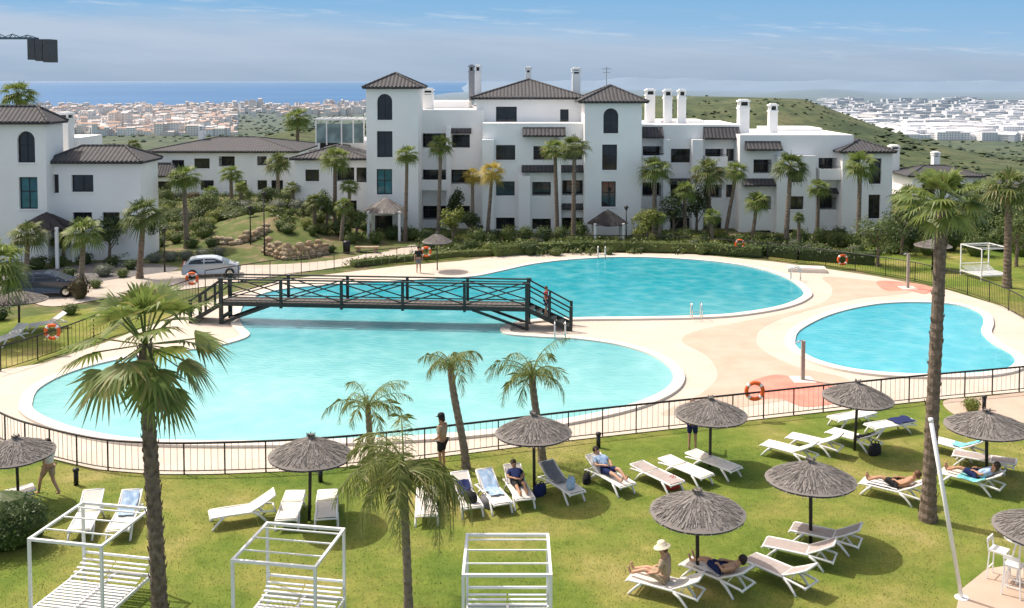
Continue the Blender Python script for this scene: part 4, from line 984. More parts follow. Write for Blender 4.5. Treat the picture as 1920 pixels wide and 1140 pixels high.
# ---------------------------------------------------------------- bridge
def bridge():
    A = G(415,608); B = G(988,620); L = (B-A).length; t = thing('footbridge', 'dark timber footbridge with crossed railings spanning the pool', 'bridge', A, atan2(B.y-A.y, B.x-A.x))
    Wd = 1.25; zd = 1.16; zr = 2.30
    m = MB()
    n = 60
    for i in range(n): m.box(i*L/n+.01,(i+1)*L/n-.01,.05,Wd-.05,zd-.05,zd)
    m.build('deck', M('weathered_deck_boards',(.16,.14,.13),(.11,.10,.09),5,.8), t)
    for y in (0, Wd):
        MB().box(-.1,L+.1,y-.05,y+.05,zd-.21,zd-.04).build('beam', m_dark, t)
        MB().box(-.15,L+.15,y-.06,y+.06,zr-.03,zr+.03).build('handrail', m_dark, t)
        MB().box(0,L,y-.03,y+.03,zd+.05,zd+.10).build('lower_rail', m_dark, t)
        MB().box(0,L,y-.03,y+.03,zr-.17,zr-.13).build('upper_rail', m_dark, t)
        for i in range(6):
            x = i*L/5; end = i in (0,5)
            w = .09 if end else .065
            MB().box(x-w,x+w,y-.075,y+.075,-.3 if end else zd-.28,zr+(.06 if end else .0)).build('post', m_dark, t)
        for i in range(5):
            x0, x1 = i*L/5+.09, (i+1)*L/5-.09; m = MB()
            m.bar((x0,y-.02,zd+.1),(x1,y-.02,zr-.16),.04,.055); m.bar((x0,y+.03,zr-.16),(x1,y+.03,zd+.1),.04,.055)
            m.build('cross_brace', m_dark, t)
        MB().bar((L-.1,y,.1),(L-2.7,y,zd-.18),.10,.12).build('strut', m_dark, t)
        MB().bar((.1,y,.1),(2.5,y,zd-.18),.10,.12).build('strut', m_dark, t)
    for x in (0, L): MB().box(x-.07,x+.07,.09,Wd-.09,.25,.40).build('cross_beam', m_dark, t)
    for sg, x0, run in ((1, L, 2.15), (-1, 0, 1.6)):
        st = thing('stairs', None, None); st.parent = t
        n = 6
        for y in (0, Wd):
            MB().bar((x0,y,zd-.12),(x0+sg*run,y,.08),.07,.22).build('stringer', m_dark, st)
            MB().bar((x0,y,zr-.02),(x0+sg*run,y,1.16),.07,.07).build('stair_handrail', m_dark, st)
            MB().bar((x0,y,zr-.55),(x0+sg*run,y,.62),.05,.06).build('stair_rail', m_dark, st)
            MB().box(x0+sg*run-.07,x0+sg*run+.07,y-.07,y+.07,-.1,1.24).build('stair_post', m_dark, st)
            MB().box(x0+sg*run*.5-.05,x0+sg*run*.5+.05,y-.05,y+.05,.5,1.70).build('stair_post', m_dark, st)
        for i in range(n):
            x = x0+sg*run*(i+.5)/n; z = zd-(i+1)*zd/(n+1)
            MB().box(x-.17,x+.17,.05,Wd-.05,z-.04,z).build('step', m_dark, st)
    return t
br = bridge()
p = br.matrix_basis @ V((G(988,620)-G(415,608)).length+.9, .7, .64)
person('small person in a red top on the right-hand stairs of the bridge', p, face(1,-.3), pose(), m_skin, m_red, m_navy, m_hairb, sc=.82)

# ---------------------------------------------------------------- umbrellas
def umbrella_proto():
    t = thing('thatched_umbrella', '', 'umbrella'); R = random.Random(4); m = MB(); r = 1.12; ze, za = 2.0, 2.54; n = 36
    def zf(q): return za-(za-ze)*(q**1.18)
    rings = []
    for q in (0.02,.25,.5,.75,1.0): rings.append([(r*q*cos(2*pi*j/n)*(1+(R.uniform(-.02,.02) if q == 1 else 0)), r*q*sin(2*pi*j/n), zf(q)) for j in range(n)])
    vs = sum(rings, []); fs = [(i*n+j,i*n+(j+1)%n,(i+1)*n+(j+1)%n,(i+1)*n+j) for i in range(4) for j in range(n)]
    m.add(vs, fs); m.add([(x*.98,y*.98,z-.06) for x,y,z in rings[0]+rings[4]], [(j,n+j,n+(j+1)%n,(j+1)%n) for j in range(n)])
    for i in range(1700):
        a = R.uniform(0,2*pi); q1 = R.uniform(.2,1.03); q0 = max(.02, q1-R.uniform(.12,.3)); w = R.uniform(.007,.018)
        da = R.uniform(-.07,.07); h = R.uniform(.006,.035)
        p0 = V(r*q0*cos(a),r*q0*sin(a),zf(q0)+h*.4); p1 = V(r*q1*cos(a+da),r*q1*sin(a+da),zf(q1)+h-(R.uniform(.02,.08) if q1 > .96 else 0)); s = V(-sin(a),cos(a),0)*w
        m.add([p0-s*.6,p0+s*.6,p1+s,p1-s],[(0,1,2,3)])
    m.build('canopy', m_thatch, t)
    f = MB(); f.lathe([(.13,-.05),(.08,.03),(.05,.07),(.065,.11),(.02,.13)],10,(0,0,za-.02))
    for i in range(60): a = R.uniform(0,6.3); f.bar((.03*cos(a),.03*sin(a),za+.03),(.12*cos(a),.12*sin(a),za+R.uniform(.02,.14)),.012)
    f.build('finial', m_thatch, t)
    MB().tube([(0,0,-.05),(0,0,za-.08)],.045,10).build('pole', m_pole, t, True)
    s = MB()
    for k in range(8): a = k*pi/4; s.bar((0.04*cos(a),.04*sin(a),1.75),(.95*cos(a),.95*sin(a),ze+.0),.035)
    s.build('ribs', m_pole, t); return t
um = umbrella_proto(); first = True
for bx, by, rp, ap, lb in ((35,950,70,816,'thatched umbrella at the left edge near the walking person'),(580,976,80,815,'thatched umbrella above white loungers left of the feathery palm'),(1002,926,74,775,'thatched umbrella in front of a drooping palm at mid-lawn'),
    (1331,875,69,744,'thatched umbrella beside the standing person in patterned top'),(1602,845,66,713,'thatched umbrella closest to the fence on the right'),(1520,1018,85,862,'thatched umbrella left of the tallest palm over taupe loungers'),
    (1308,1088,91,918,'nearest thatched umbrella, over the seated person in a sun hat'),(1850,898,76,768,'thatched umbrella at right beside turquoise towels'),(1950,1120,92,955,'thatched umbrella cut off by the right edge above a white table'),
    (820,507,28,435,'small distant thatched umbrella at the far pool edge'),(36,622,51,543,'thatched umbrella beside the dark car at far left'),(1748,505,34,450,'distant thatched umbrella behind the tallest palm trunk')):
    o = um if first else copy_tree(um); first = False; q = G(bx, by); o.location = q; o['label'] = lb; o['group'] = 'thatched umbrellas around the pool'
    s = rp*q.y/FPX/1.12; o.scale = (s, s, max(.78, min(1.05, D(bx,ap,q.y).z/2.63))); o.rotation_euler = (RN.uniform(-.03,.03),RN.uniform(-.03,.03),RN.uniform(0,6))

# ---------------------------------------------------------------- loungers
def lounger_proto(mat, back):
    t = thing('sun_lounger', '', 'lounger'); bx, bz = (1.93,.36+.38) if back else (1.98,.40)
    fr = MB()
    for s in (-1,1):
        fr.tube([(0,s*.31,.30),(.06,s*.31,.35),(.5,s*.31,.36),(1.25,s*.31,.355),(1.85,s*.31,.30),(1.95,s*.31,.27)],.032,8)
        fr.tube([(1.22,s*.30,.37),(1.55,s*.30,.36+(bz-.36)*.45),(bx,s*.29,bz)],.026,8)
        fr.tube([(1.45,s*.27,.33),(1.62,s*.27,.36+(bz-.36)*.5)],.015,6)
    for x, z in ((.03,.33),(1.22,.36),(1.92,.28)): fr.tube([(x,-.31,z),(x,.31,z)],.028,8)
    fr.tube([(bx,-.29,bz),(bx,.29,bz)],.03,8); fr.build('frame', m_plast, t, True)
    for s in (-1,1):
        MB().tube([(.42,s*.31,.34),(.30,s*.325,.24),(.16,s*.335,.10),(.08,s*.335,0)],[.045,.04,.034,.036],8).build('leg', m_plast, t, True)
        MB().tube([(1.30,s*.31,.34),(1.46,s*.325,.24),(1.60,s*.335,.10),(1.68,s*.335,0)],[.045,.04,.034,.036],8).build('leg', m_plast, t, True)
    m = MB(); n = 8
    for k in range(n):
        x0, x1 = .05+k*1.15/n, .05+(k+1)*1.15/n; z0 = .365-.02*sin(pi*k/n); z1 = .365-.02*sin(pi*(k+1)/n)
        m.add([(x0,-.285,z0+.01),(x1,-.285,z1+.01),(x1,.285,z1+.01),(x0,.285,z0+.01)],[(0,1,2,3)])
    m.build('seat', mat, t)
    m = MB(); dx, dz = bx-1.24, bz-.375
    for k in range(5):
        a, b = k/5, (k+1)/5; f = lambda u: (1.24+dx*u, .375+dz*u-.025*sin(pi*u))
        m.add([(f(a)[0],-.275,f(a)[1]+.022),(f(b)[0],-.275,f(b)[1]+.022),(f(b)[0],.275,f(b)[1]+.022),(f(a)[0],.275,f(a)[1]+.022)],[(0,1,2,3)])
    m.build('backrest', mat, t); return t
LP = {('w',1):lounger_proto(m_sling,1),('w',0):lounger_proto(m_sling,0),('t',1):lounger_proto(m_taupe,1),('t',0):lounger_proto(m_taupe,0)}; LU = set(); LOUN = {}
def lounger(key, c, back, fx, fy, hx, hy, label):
    a, b = G(fx, fy, .33), G(hx, hy, .33); d = b-a; k = (c, back); o = LP[k] if k not in LU else copy_tree(LP[k]); LU.add(k)
    sc = .88 if key in (5,6,7,31) else .92; mid = (a+b)/2; d.normalize(); p = mid-d*.95*sc; o.location = (p.x, p.y, 0.008); o.scale = (sc,sc,.96); o.rotation_euler = (0,0,atan2(d.y, d.x)); o['label'] = label; o['group'] = 'sun loungers on the lawn'; LOUN[key] = (V(p.x,p.y,.008), d)
for a in ((1,'w',1,392,966,512,948,'white lounger seen side-on left of the second umbrella from left'),
 (2,'w',0,538,972,552,930,'white lounger foot-on just left of an umbrella pole'),(3,'w',0,612,970,614,928,'white lounger just right of the umbrella pole, left of feathery palm'),
 (4,'w',0,800,962,800,925,'pale lounger partly behind the feathery palm fronds'),(5,'w',1,944,946,908,904,'white lounger with light blue towel left of the mid-lawn umbrella pole'),
 (6,'w',1,986,938,960,894,'white lounger with dark bag touching the mid-lawn umbrella pole'),(7,'w',1,1078,922,1030,892,'white lounger just right of the mid-lawn umbrella pole'),
 (8,'w',1,1172,908,1118,878,'white lounger carrying a reading person in light blue'),(9,'t',0,1268,906,1200,874,'taupe lounger with a red bag at its foot'),
 (10,'w',0,1326,894,1250,862,'white flat lounger between the taupe one and an umbrella pole'),(11,'w',0,1378,880,1302,852,'white flat lounger behind the pole beside the patterned-top person'),
 (12,'w',1,1440,832,1518,852,'white lounger at the left end of the back row on the right'),(13,'w',1,1486,818,1566,836,'second white lounger from left in the back row on the right'),
 (14,'w',1,1560,808,1640,830,'white lounger with dark clothes beside the umbrella closest to the fence'),(15,'w',0,1622,802,1712,788,'white lounger with a navy towel over its head end'),
 (16,'w',0,1552,788,1640,772,'white lounger closest to the fence at right'),(17,'w',1,1622,902,1722,926,'white lounger with a sunbather left of the tallest palm'),
 (18,'w',1,1772,884,1868,908,'white lounger with turquoise towel right of the tallest palm'),(19,'t',0,1792,850,1894,868,'taupe lounger under the right-hand umbrella'),
 (20,'w',1,1764,828,1818,842,'white lounger with teal towel behind the tallest palm'),(21,'t',1,1436,1016,1560,1042,'taupe lounger in front of the umbrella pole left of the tallest palm'),
 (22,'t',1,1486,988,1608,1014,'taupe lounger behind the pole left of the tallest palm'),(23,'t',1,1408,1046,1514,1090,'nearest taupe lounger, empty, at bottom right'),
 (24,'w',1,1184,1078,1310,1110,'white lounger with the seated person in a sun hat'),(25,'w',1,1300,1056,1386,1090,'white lounger with a reclining person right of the nearest umbrella pole'),
 (26,'w',1,150,992,174,948,'white lounger behind the left daybed frame, left of another'),(27,'w',1,222,992,246,948,'white lounger with light blue towel behind the left daybed frame'),
 (28,'w',0,-30,938,22,926,'white lounger cut by the left edge under the umbrella'),(29,'w',1,50,612,122,600,'white lounger left of the reddish shrub near the left fence'),(30,'w',1,-10,640,44,622,'white lounger at far left edge beside the umbrella pole'),
 (31,'w',1,888,952,862,910,'white lounger just right of the feathery palm crown')):
    lounger(*a)
def on_l(k, s, lat=0):
    p, d = LOUN[k]; return p+d*s*.92+V(-d.y,d.x,0)*lat, face(-d.x,-d.y)
def lper(k, s, *a, **kw):
    p, rz = on_l(k, s); lb = a[0]; return person(lb, V(p.x,p.y,0), rz, *a[1:], **kw)
lper(24, .95, 'person in pale sun hat and beige top sitting upright on a lounger', P_SIT, m_skin, m_beige, m_beige, m_hairb, m_straw)
lper(8, 1.15, 'person in light blue reclining and reading on a white lounger', P_LIE, m_skin, m_blue, m_navy, m_hair)
lper(17, 1.15, 'person with brown hair in dark swimwear sunbathing left of the tallest palm', P_LIE, m_skin2, None, m_black, m_hairb)
lper(18, 1.15, 'person with bare legs lying on the turquoise towel lounger', P_LIE, m_skin2, m_blue, m_navy, m_hair)
lper(25, 1.15, 'person in dark swimwear reclining on a lounger behind the seated sun hat', P_LIE, m_skin, None, m_navy, m_hair)
lper(6, 1.1, 'person in navy top reclining beside the mid-lawn umbrella pole', P_LIE, m_skin2, m_navy, m_black, m_hair, sc=.92)
# towels and bags
def towel(k, s0, s1, mat, label, back=True, seed=1, hw=.27, hang=0, lat=0):
    p, d = LOUN[k]; R = random.Random(seed); m = MB(); nx, ny = 14, 12
    def zp(x): return .40 if x < 1.24 else (.40+(x-1.24)*.535 if back else .43)
    vs = []
    for i in range(nx+1):
        x = s0+(s1-s0)*i/nx
        for j in range(ny+1):
            u = -1+2*j/ny; y = u*hw+lat+.015*sin(9*x+seed); dr = 0
            if hang and y > .29: dr = (y-.29); y = .31+.03*sin(11*x)
            vs.append((x+.02*sin(5*u+seed)+R.uniform(-.008,.008), y, max(.03, zp(x)-dr+.008*sin(13*x+4*u)+R.uniform(-.004,.004)+.014)))
    m.add(vs, [(i*(ny+1)+j,(i+1)*(ny+1)+j,(i+1)*(ny+1)+j+1,i*(ny+1)+j+1) for i in range(nx) for j in range(ny)])
    sc = .88 if k in (5,6,7,31) else .92
    o = m.build('towel', mat, None, True); o.location = p; o.scale = (sc,sc,.97); o.rotation_euler = (0,0,atan2(d.y,d.x)); tag(o, label, 'towel')
towel(15, 1.1, 1.95, m_navy, 'navy towel laid over the head end of a white lounger near the fence', False, hw=.42, hang=1, lat=.1)
towel(18, .65, 1.5, m_teal, 'turquoise towel hanging off the lounger with the lying person', hw=.36, hang=1, lat=-.1)
towel(20, .9, 1.85, m_teal, 'turquoise towel on the lounger behind the tallest palm', hw=.24)
towel(27, .9, 1.85, m_blue, 'light blue towel on the lounger behind the left daybed frame', seed=3, hw=.24)
towel(5, .6, 1.85, m_blue, 'light blue towel on the lounger left of the mid-lawn umbrella', seed=4, hw=.24)
towel(25, .3, 1.2, m_wcloth, 'white towel spread on the lounger right of the nearest umbrella pole', seed=5)
towel(14, 1.1, 1.7, m_black, 'black towel over the lounger under the umbrella closest to the fence', seed=6, hw=.22)
towel(7, .9, 1.88, m_grey, 'grey towel on the lounger right of the mid-lawn umbrella', seed=7, hw=.24)
towel(17, .2, 1.2, m_wcloth, 'white towel under the sunbather left of the tallest palm', seed=8)
towel(31, .9, 1.6, m_navy, 'navy towel on the lounger just right of the feathery palm', seed=10, hw=.22)
def bag(px, py, mat, label, s=1, z=0, loc=None):
    q = loc or G(px, py, z); t = thing('bag', label, 'bag', q, RN.uniform(0,3), None, s); m = MB()
    prof = [(.001,0),(.9,0),(1,.15),(.98,.6),(.8,.95),(.001,1)]; m.lathe([(r, zz) for r, zz in prof], 16); m.v = [(x*.22,y*.12,zz*.26) for x,y,zz in m.v]; m.build('body', mat, t, True)
    h = MB()
    for sy in (-.05,.05): h.tube([(.1*cos(a),sy,.24+.12*sin(a)) for a in [i*pi/8 for i in range(9)]],.010,6,False)
    h.build('handle', mat, t)
bag(1262, 916, m_red, 'red bag on the grass at the foot of the taupe lounger', 1.1)
bag(1640, 852, m_black, 'black bag on the grass beside the umbrella closest to the fence', 1.3)
bag(1012, 928, m_navy, 'navy bag on the grass at the mid-lawn umbrella pole', 1.2)
bag(912, 950, m_grey, 'grey bag on the grass beside the lounger with light blue towel', 1.2)
bag(1100, 905, m_black, 'black bag on the grass left of the reading person', 1.0)
q, _ = on_l(7, .4); bag(0, 0, m_blue, 'pale blue bag lying on the lounger right of the mid-lawn umbrella', 1.0, loc=q+V(0,0,.38))
q, _ = on_l(31, .4); bag(0, 0, m_black, 'black bag on the lounger just right of the feathery palm', 1.0, loc=q+V(0,0,.38))
# ---------------------------------------------------------------- daybeds
def daybed(label, BL, BR, FL, H=2.0):
    bl, br_, fl = (Vector(q) for q in (BL, BR, FL)); W = (br_-bl).length; Dp = (fl-bl).length; d = br_-bl; ct = (br_+fl)/2
    t = thing('daybed_frame', label, 'daybed', (ct.x,ct.y,.008), atan2(d.y,d.x), 'white daybed frames'); a = .03
    for sx in (-1,1):
        for sy in (-1,1): MB().box(sx*(W/2-a)-a,sx*(W/2-a)+a,sy*(Dp/2-a)-a,sy*(Dp/2-a)+a,0,H-.06).build('post', m_white, t)
    m = MB()
    for s in (-1,1):
        m.box(-W/2,W/2,s*(Dp/2-a)-a,s*(Dp/2-a)+a,H-.06,H); m.box(s*(W/2-a)-a,s*(W/2-a)+a,-Dp/2+2*a,Dp/2-2*a,H-.055,H-.003)
    m.build('top_rail', m_white, t)
    m = MB()
    for k in (-.22,.1,.36): m.bar((-W/2+.06,Dp*k,H-.03),(W/2-.06,Dp*k,H-.03),.028)
    m.build('roof_bars', m_white, t)
    m = MB()
    for s in (-1,1):
        m.box(-W/2+.06,W/2-.06,s*(Dp/2-a)-.02,s*(Dp/2-a)+.02,.28,.36); m.box(s*(W/2-a)-.02,s*(W/2-a)+.02,-Dp/2+.06,Dp/2-.06,.28,.355)
    m.box(-W/2+.06,W/2-.06,Dp/2-a-.02,Dp/2-a+.02,.72,.77)
    m.build('base_rail', m_white, t)
    m = MB(); n = 16
    for k in range(n):
        y = -Dp/2+.1+(Dp-.2)*k/(n-1); z = .35+(.0 if k < n-5 else .05*(k-n+6)); m.box(-W/2+.06,-.02,y-.032,y+.032,z,z+.025); m.box(.02,W/2-.06,y-.032,y+.032,z,z+.025)
    m.box(-.03,.03,-Dp/2+.06,Dp/2-.06,.30,.35)
    m.build('slats', m_white, t)
    return t
daybed('white daybed frame with slatted base left of the feathery palm', G(497,978,2), G(645,990,2), G(435,1050,2))
daybed('white daybed frame beside the dark shrub in the lower left', G(155,940,2), G(285,952,2), G(50,1010,2))
daybed('white daybed frame at bottom centre right of the feathery palm', G(872,1000,2), G(1028,1000,2), G(867,1078,2))
d4 = G(1858,528); daybed('small far white daybed frame by the right pool fence', d4+V(-1,2,0), d4+V(1,2.4,0), d4+V(-.6,0,0))
# ---------------------------------------------------------------- cars
def car(label, loc, rz, paint, sc=1):
    t = thing('parked_car', label, 'car', loc, rz, None, sc)
    prof = [(-2.0,.30),(-2.08,.55),(-2.04,.80),(-1.95,1.0),(-.9,1.0),(.85,.98),(1.45,.90),(1.85,.74),(2.0,.5),(1.96,.28)]
    def loft(prof, mat, nm, par, bev=.05):
        bm = bmesh.new(); rings = []
        for y, k in ((-.82,.93),(-.87,1),(.87,1),(.82,.93)): rings.append([bm.verts.new((x*k, y, .3+(z-.3)*(k if z > .6 else 1))) for x, z in prof])
        n = len(prof)
        for i in range(len(rings)-1):
            for j in range(n): bm.faces.new((rings[i][j],rings[i][(j+1)%n],rings[i+1][(j+1)%n],rings[i+1][j]))
        bm.faces.new(rings[0][::-1]); bm.faces.new(rings[-1]); bmesh.ops.recalc_face_normals(bm, faces=bm.faces)
        bmesh.ops.bevel(bm, geom=[e for e in bm.edges if len(e.link_faces) == 2 and e.calc_face_angle(0) > .4], offset=bev, segments=2, affect='EDGES', clamp_overlap=True)
        me = bpy.data.meshes.new(nm); bm.to_mesh(me); bm.free(); me.materials.append(mat); me.polygons.foreach_set('use_smooth',[True]*len(me.polygons)); o = bpy.data.objects.new(nm, me); COL.objects.link(o); o.parent = par; return o
    loft(prof, paint, 'body', t)
    def hw(z): return .81-(z-.96)/.52*.17-(max(0,z-1.33)*.6)
    cab = [(-1.88,.97),(-1.66,1.22),(-1.42,1.36),(-1.0,1.43),(-.5,1.45),(.0,1.44),(.35,1.38),(.66,1.25),(1.32,.95)]
    m = MB(); n = len(cab)
    m.add([(x,-hw(z),z) for x,z in cab]+[(x,hw(z),z) for x,z in cab], [tuple(range(n)),tuple(range(n,2*n))[::-1]]+[(i,i+n,(i+1)%n+n,(i+1)%n) for i in range(n)]); m.build('cabin', paint, t)
    for s in (-1,1):
        for q in ([(-1.62,1.03),(-1.42,1.26),(-1.05,1.34),(-.55,1.36),(-.55,1.03)],[(-.47,1.03),(-.47,1.36),(.20,1.34),(.56,1.22),(1.0,1.03)]):
            m = MB(); m.poly([(x, s*(hw(z)+.008), z) for x, z in q]); m.build('side_window', m_glass, t)
    def scr(a, b, nm, off):
        m = MB(); (x0,z0),(x1,z1) = a, b; y0 = hw(z0)-.08; y1 = hw(z1)-.07
        m.poly([(x0+off,-y0,z0),(x0+off,y0,z0),(x1+off,y1,z1),(x1+off,-y1,z1)]); m.build(nm, m_glass, t)
    scr((1.21,1.01),(.70,1.24),'windscreen',.03); scr((-1.82,1.05),(-1.50,1.32),'rear_window',-.04)
    for x in (-1.3,1.28):
        for s in (-1,1):
            w = thing('wheel', None, None, (x,s*.80,.32)); w.parent = t; m = MB(); k = 20
            m.lathe([(.18,-.1),(.31,-.1),(.325,-.06),(.325,.06),(.31,.1),(.18,.1)], k); m.v = [(a, c, b) for a, b, c in m.v]; m.build('tyre', M('tyre_rubber',(.02,.02,.02)), w, True)
            r = MB(); r.lathe([(.001,.07),(.05,.09),(.19,.085),(.2,-.05)], k); r.v = [(a, s*c, b) for a, b, c in r.v]; r.build('rim', m_chrome, w)
    ml = M('headlight_glass', (.75,.75,.78), None, 3, .1); mr = M('tail_light', (.4,.02,.02), None, 3, .2)
    for s in (-1,1):
        MB().ball((1.80,s*.64,.74),.14,10,6,(.9,1.1,.5)).build('headlight', ml, t, True); MB().ball((-1.99,s*.70,.92),.12,10,6,(.5,.8,1.1)).build('tail_light', mr, t, True)
        MB().ball((.88,s*.93,1.03),.09,8,6,(.7,1,.7)).build('wing_mirror', paint, t, True)
    MB().box(1.96,2.02,-.5,.5,.42,.55).build('grille', m_frame, t); return t
def paintm(n, c): m = M(n, c, c, 3, .25, spec=.6); m.node_tree.nodes['Principled BSDF'].inputs['Coat Weight'].default_value = .6; return m
car('silver hatchback parked behind the left end of the bridge', G(393,520)+V(0,.5,.014), radians(14), paintm('silver_paint',(.44,.48,.52)), .86)
car('dark blue car parked at far left behind palms', G(82,556)+V(0,.3,.014), radians(12), paintm('dark_blue_paint',(.02,.035,.07)), .95)
# ---------------------------------------------------------------- small street furniture
def lamp(label, px, py, top):
    b = G(px, py); b.z = hgt(b.x,b.y); h = D(px, top, b.y).z-b.z; t = thing('street_lamp', label, 'lamp', b)
    MB().tube([(0,0,0),(0,0,h*.5),(0,0,h-.3)],[.06,.045,.035],8).build('pole', m_pole, t, True); MB().lathe([(.02,-.3),(.16,-.05),(.18,0),(.05,.1),(.001,.12)],12,(0,0,h)).build('lamp_head', m_pole, t, True)
lamp('dark lamp post on the slope above the boulder wall', 496, 482, 362); lamp('dark lamp post left of the stone wall', 470, 470, 388); lamp('dark lamp post beside the thick palm at left', 309, 510, 430); lamp('dark lamp post right of the right entrance canopy', 1174, 466, 388)
def bollard(px, py, label):
    t = thing('bollard_light', label, 'bollard', G(px,py)); MB().tube([(0,0,0),(0,0,.42)],.07,12).build('post', m_rail, t, True); MB().lathe([(.075,0),(.095,.03),(.095,.09),(.05,.12),(.001,.125)],12,(0,0,.42)).build('cap', m_rail, t, True)
bollard(143, 910, 'black bollard light on the lawn near the walking person'); bollard(601, 904, 'black bollard light right of the second umbrella from left'); bollard(1122, 840, 'black bollard light by the fence above the reading person'); bollard(1845, 768, 'black bollard light beside the round clipped bush')
def shower(px, py, top, label):
    b = G(px, py, .03); h = D(px, top, b.y).z; t = thing('pool_shower', label, 'shower', b); MB().box(-.07,.07,-.07,.07,0,h).build('column', M('weathered_shower_post',(.34,.30,.26)), t)
    MB().tube([(0,0,h-.03),(-.15,-.1,h+.04),(-.28,-.18,h)],.022,8).build('arm', m_chrome, t, True); MB().lathe([(.02,.03),(.10,0),(.001,-.01)],12,(-.29,-.19,h-.02)).build('shower_head', m_chrome, t)
    MB().box(-.45,.45,-.45,.45,-.005,.02).build('tray', m_cop, t)
shower(1505, 712, 640, 'slim outdoor shower post on the red splash patch by the small pool'); shower(1702, 540, 476, 'slim outdoor shower post on the far deck near the right fence')
def ladder(px, py, rz, label):
    t = thing('pool_ladder', label, 'ladder', G(px,py,.1), rz)
    for s in (-.25,.25): MB().tube([(s,-.35,0),(s,-.33,.6),(s,-.2,.78),(s,0,.8),(s,.18,.7),(s,.22,.4),(s,.22,-.08)],.026,8).build('handrail', m_chrome, t, True)
    for z in (.0,.25): MB().tube([(-.25,.22,z),(.25,.22,z)],.02,6).build('rung', m_chrome, t)
ladder(1490, 524, radians(70), 'steel pool ladder at the right end of the big pool'); ladder(1305, 596, 0, 'steel pool ladder on the near edge of the far pool lobe'); ladder(1050, 634, radians(180), 'steel pool ladder below the right bridge stairs'); ladder(1128, 483, radians(180), 'steel pool ladder at the far edge of the big pool')
m = MB(); q = G(1512,508,.02); m.box(-1.2,1.2,-.6,.6,0,.22); m.box(-1.1,1.1,-.5,.5,.22,.27); o = m.build('pool_platform', m_cop); o.location = q; o.rotation_euler = (0,0,-.2); tag(o, 'low white platform at the far right end of the big pool', 'platform')
t = thing('litter_bin', 'dark cylindrical litter bin beside the paved drive', 'bin', G(650,476)); MB().lathe([(.001,0),(.24,0),(.27,.75),(.25,.8)],16).build('body', m_rail, t, True); MB().lathe([(.29,.8),(.29,.86),(.15,.95),(.001,.96)],16).build('lid', m_rail, t, True)
t = thing('stone_bench', 'low pale stone bench on the paved drive near the tower', 'bench', G(688,474)); MB().box(-.85,.85,-.25,.25,.34,.45).build('seat', m_stone, t)
for x in (-.6,.6): MB().box(x-.12,x+.12,-.2,.2,0,.34).build('leg', m_stone, t)
# leaning white pole
a, b = G(1803,1122), D(1745,786,20.9); b = D(1745,786,a.y); t = thing('parasol_pole', 'leaning white pole at right before the tallest palm', 'pole', a); a2 = b-a
MB().tube([(0,0,0),a2],.05,12).build('shaft', m_white, t, True); MB().tube([a2*.985,a2*1.005],.058,12).build('cap', m_white, t, True); MB().lathe([(.001,.03),(.16,.03),(.16,0)],14).build('foot', m_white, t)
# bar table and stools
q = G(1915,1088); t = thing('bar_table', 'white high table under the cut-off umbrella', 'table', (q.x,q.y,.02)); MB().prism([(.42*cos(i*pi/12),.42*sin(i*pi/12)) for i in range(24)],1.02,1.06).build('tabletop', m_white, t)
for k in range(4): x = k*pi/2+.78; MB().bar((.1*cos(x),.1*sin(x),1.02),(.34*cos(x),.34*sin(x),0),.04).build('leg', m_white, t)
def stool(px, py, rz, label):
    q = G(px, py); t = thing('bar_stool', label, 'stool', (q.x,q.y,.02), rz)
    MB().box(-.19,.19,-.19,.19,.70,.74).build('seat', m_white, t)
    for sx in (-1,1):
        for sy in (-1,1): MB().bar((sx*.17,sy*.17,.70),(sx*.21,sy*.21,0),.03).build('leg', m_white, t)
    m = MB(); m.bar((-.2,-.2,.25),(.2,-.2,.25),.02); m.bar((-.2,.2,.25),(.2,.2,.25),.02); m.build('foot_rest', m_white, t)
    m = MB(); m.bar((-.17,.19,.72),(-.17,.22,1.0),.03); m.bar((.17,.19,.72),(.17,.22,1.0),.03); m.box(-.19,.19,.205,.235,.9,1.0); m.build('backrest', m_white, t)
stool(1872, 1086, .8, 'white bar stool left of the high table'); stool(1900, 1115, 2.4, 'white bar stool nearest the bottom right corner')

# ---------------------------------------------------------------- light, world, camera
el = radians(56); hz = V(-.86,.51,0).normalized(); sv = V(hz.x*cos(el), hz.y*cos(el), sin(el))
sl = bpy.data.lights.new('sun', 'SUN'); sl.energy = 4.5; sl.angle = radians(.5); sl.color = (1,.95,.87)
so = bpy.data.objects.new('sun', sl); COL.objects.link(so); so.rotation_euler = (-sv).to_track_quat('-Z','Y').to_euler(); so.location = (-40,30,60)
w = bpy.data.worlds.new('World'); S.world = w; w.use_nodes = True; nt = w.node_tree; nt.nodes.clear()
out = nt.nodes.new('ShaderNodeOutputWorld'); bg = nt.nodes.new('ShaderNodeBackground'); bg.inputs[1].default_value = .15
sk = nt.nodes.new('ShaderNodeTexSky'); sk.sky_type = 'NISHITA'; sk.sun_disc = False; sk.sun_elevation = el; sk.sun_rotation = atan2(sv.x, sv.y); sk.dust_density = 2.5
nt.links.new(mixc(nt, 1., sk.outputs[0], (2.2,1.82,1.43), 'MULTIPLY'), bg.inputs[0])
tc = nt.nodes.new('ShaderNodeTexCoord').outputs['Generated']; sp = nt.nodes.new('ShaderNodeSeparateXYZ'); nt.links.new(tc, sp.inputs[0])
ly = mth(nt,'MAXIMUM',mth(nt,'ABSOLUTE',sp.outputs[1]),.05); e_ = mth(nt,'DIVIDE',sp.outputs[2],ly); az = mth(nt,'DIVIDE',sp.outputs[0],ly)
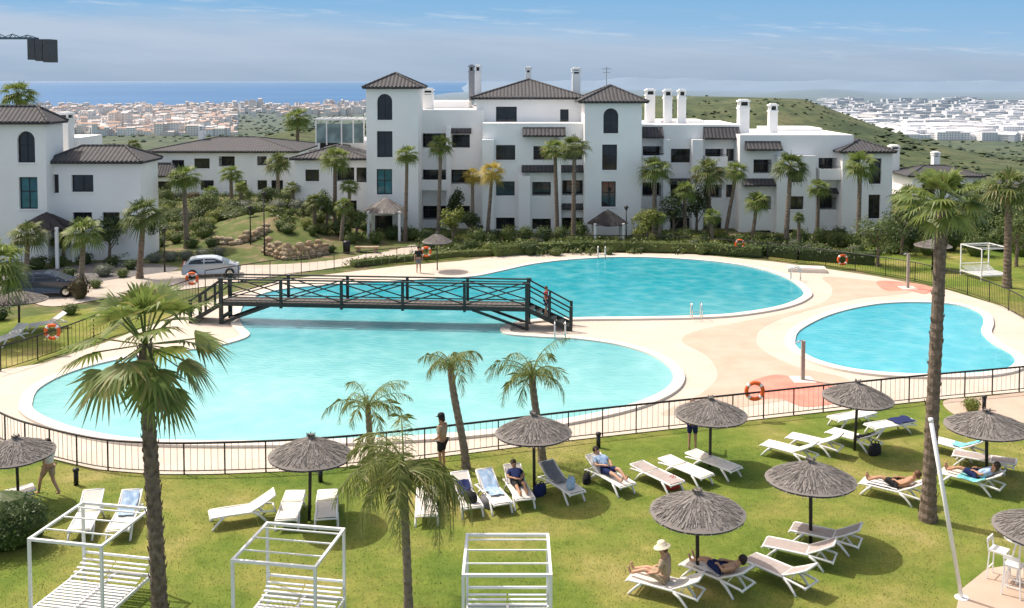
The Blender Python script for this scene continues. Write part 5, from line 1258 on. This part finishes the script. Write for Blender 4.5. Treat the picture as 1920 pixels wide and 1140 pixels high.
def cn(sx, sy, det, rg, tilt=.6):
    cb = nt.nodes.new('ShaderNodeCombineXYZ'); nt.links.new(mth(nt,'MULTIPLY',az,sx),cb.inputs[0]); nt.links.new(mth(nt,'MULTIPLY',mth(nt,'ADD',e_,mth(nt,'MULTIPLY',az,.045)),sy),cb.inputs[1]); return noi(nt, cb.outputs[0], 1.0, det, rg)
n1 = cn(4., 45., 7, .62); n2 = cn(10., 110., 7, .65); n3 = cn(3., 30., 5, .6)
edge = mth(nt,'SUBTRACT',.058,mth(nt,'MULTIPLY',az,.042))
dd = mth(nt,'SUBTRACT',mth(nt,'ADD',edge,mth(nt,'MULTIPLY',mth(nt,'SUBTRACT',n1,.5),.045)), e_)
mk = nt.nodes.new('ShaderNodeMapRange'); mk.interpolation_type = 'SMOOTHSTEP'; mk.inputs[1].default_value = -.008; mk.inputs[2].default_value = .026; nt.links.new(dd, mk.inputs[0])
blue = ramp(nt, mth(nt,'MULTIPLY',e_,10.), [(0,(.44,.58,.74)),(.35,(.34,.54,.77)),(.85,(.24,.48,.76)),(1,(.20,.44,.74))])
cl = ramp(nt, mth(nt,'ADD',mth(nt,'MULTIPLY',e_,7.),mth(nt,'MULTIPLY',mth(nt,'SUBTRACT',n3,.3),.9)), [(.0,(.33,.43,.57)),(.3,(.41,.51,.65)),(.55,(.50,.59,.72)),(.8,(.57,.66,.77)),(1,(.49,.60,.76))])
skyc = mixc(nt, mth(nt,'MULTIPLY',mk.outputs[0],.88), blue, cl)
st = nt.nodes.new('ShaderNodeMapRange'); st.interpolation_type = 'SMOOTHSTEP'; st.inputs[1].default_value = .50; st.inputs[2].default_value = .78; nt.links.new(n2, st.inputs[0])
bd = mth(nt,'MAXIMUM',mth(nt,'SUBTRACT',1.,mth(nt,'MULTIPLY',mth(nt,'ABSOLUTE',dd),38.)),0.)
skyc = mixc(nt, mth(nt,'MULTIPLY',st.outputs[0],mth(nt,'MULTIPLY',bd,.7)), skyc, (.76,.81,.88))
b2 = nt.nodes.new('ShaderNodeBackground'); nt.links.new(skyc, b2.inputs[0]); b2.inputs[1].default_value = 1
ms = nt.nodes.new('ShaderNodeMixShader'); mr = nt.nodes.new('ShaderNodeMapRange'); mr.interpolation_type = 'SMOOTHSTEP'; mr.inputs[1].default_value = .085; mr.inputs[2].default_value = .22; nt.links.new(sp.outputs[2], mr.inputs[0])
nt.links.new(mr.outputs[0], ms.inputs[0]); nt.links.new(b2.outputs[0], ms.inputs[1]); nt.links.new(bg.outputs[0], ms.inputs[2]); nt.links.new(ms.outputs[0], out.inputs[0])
cam = bpy.data.cameras.new('camera'); co = bpy.data.objects.new('camera', cam); COL.objects.link(co); S.camera = co
co.location = (0,0,HC); co.rotation_euler = (radians(90)-PIT,0,0); cam.sensor_width = 36; cam.lens = 36*FPX/1920; cam.shift_y = -(570-CY)/1920; cam.clip_start = .5; cam.clip_end = 150000
S.view_settings.view_transform = 'Standard'; S.view_settings.look = 'None'; S.view_settings.exposure = 0
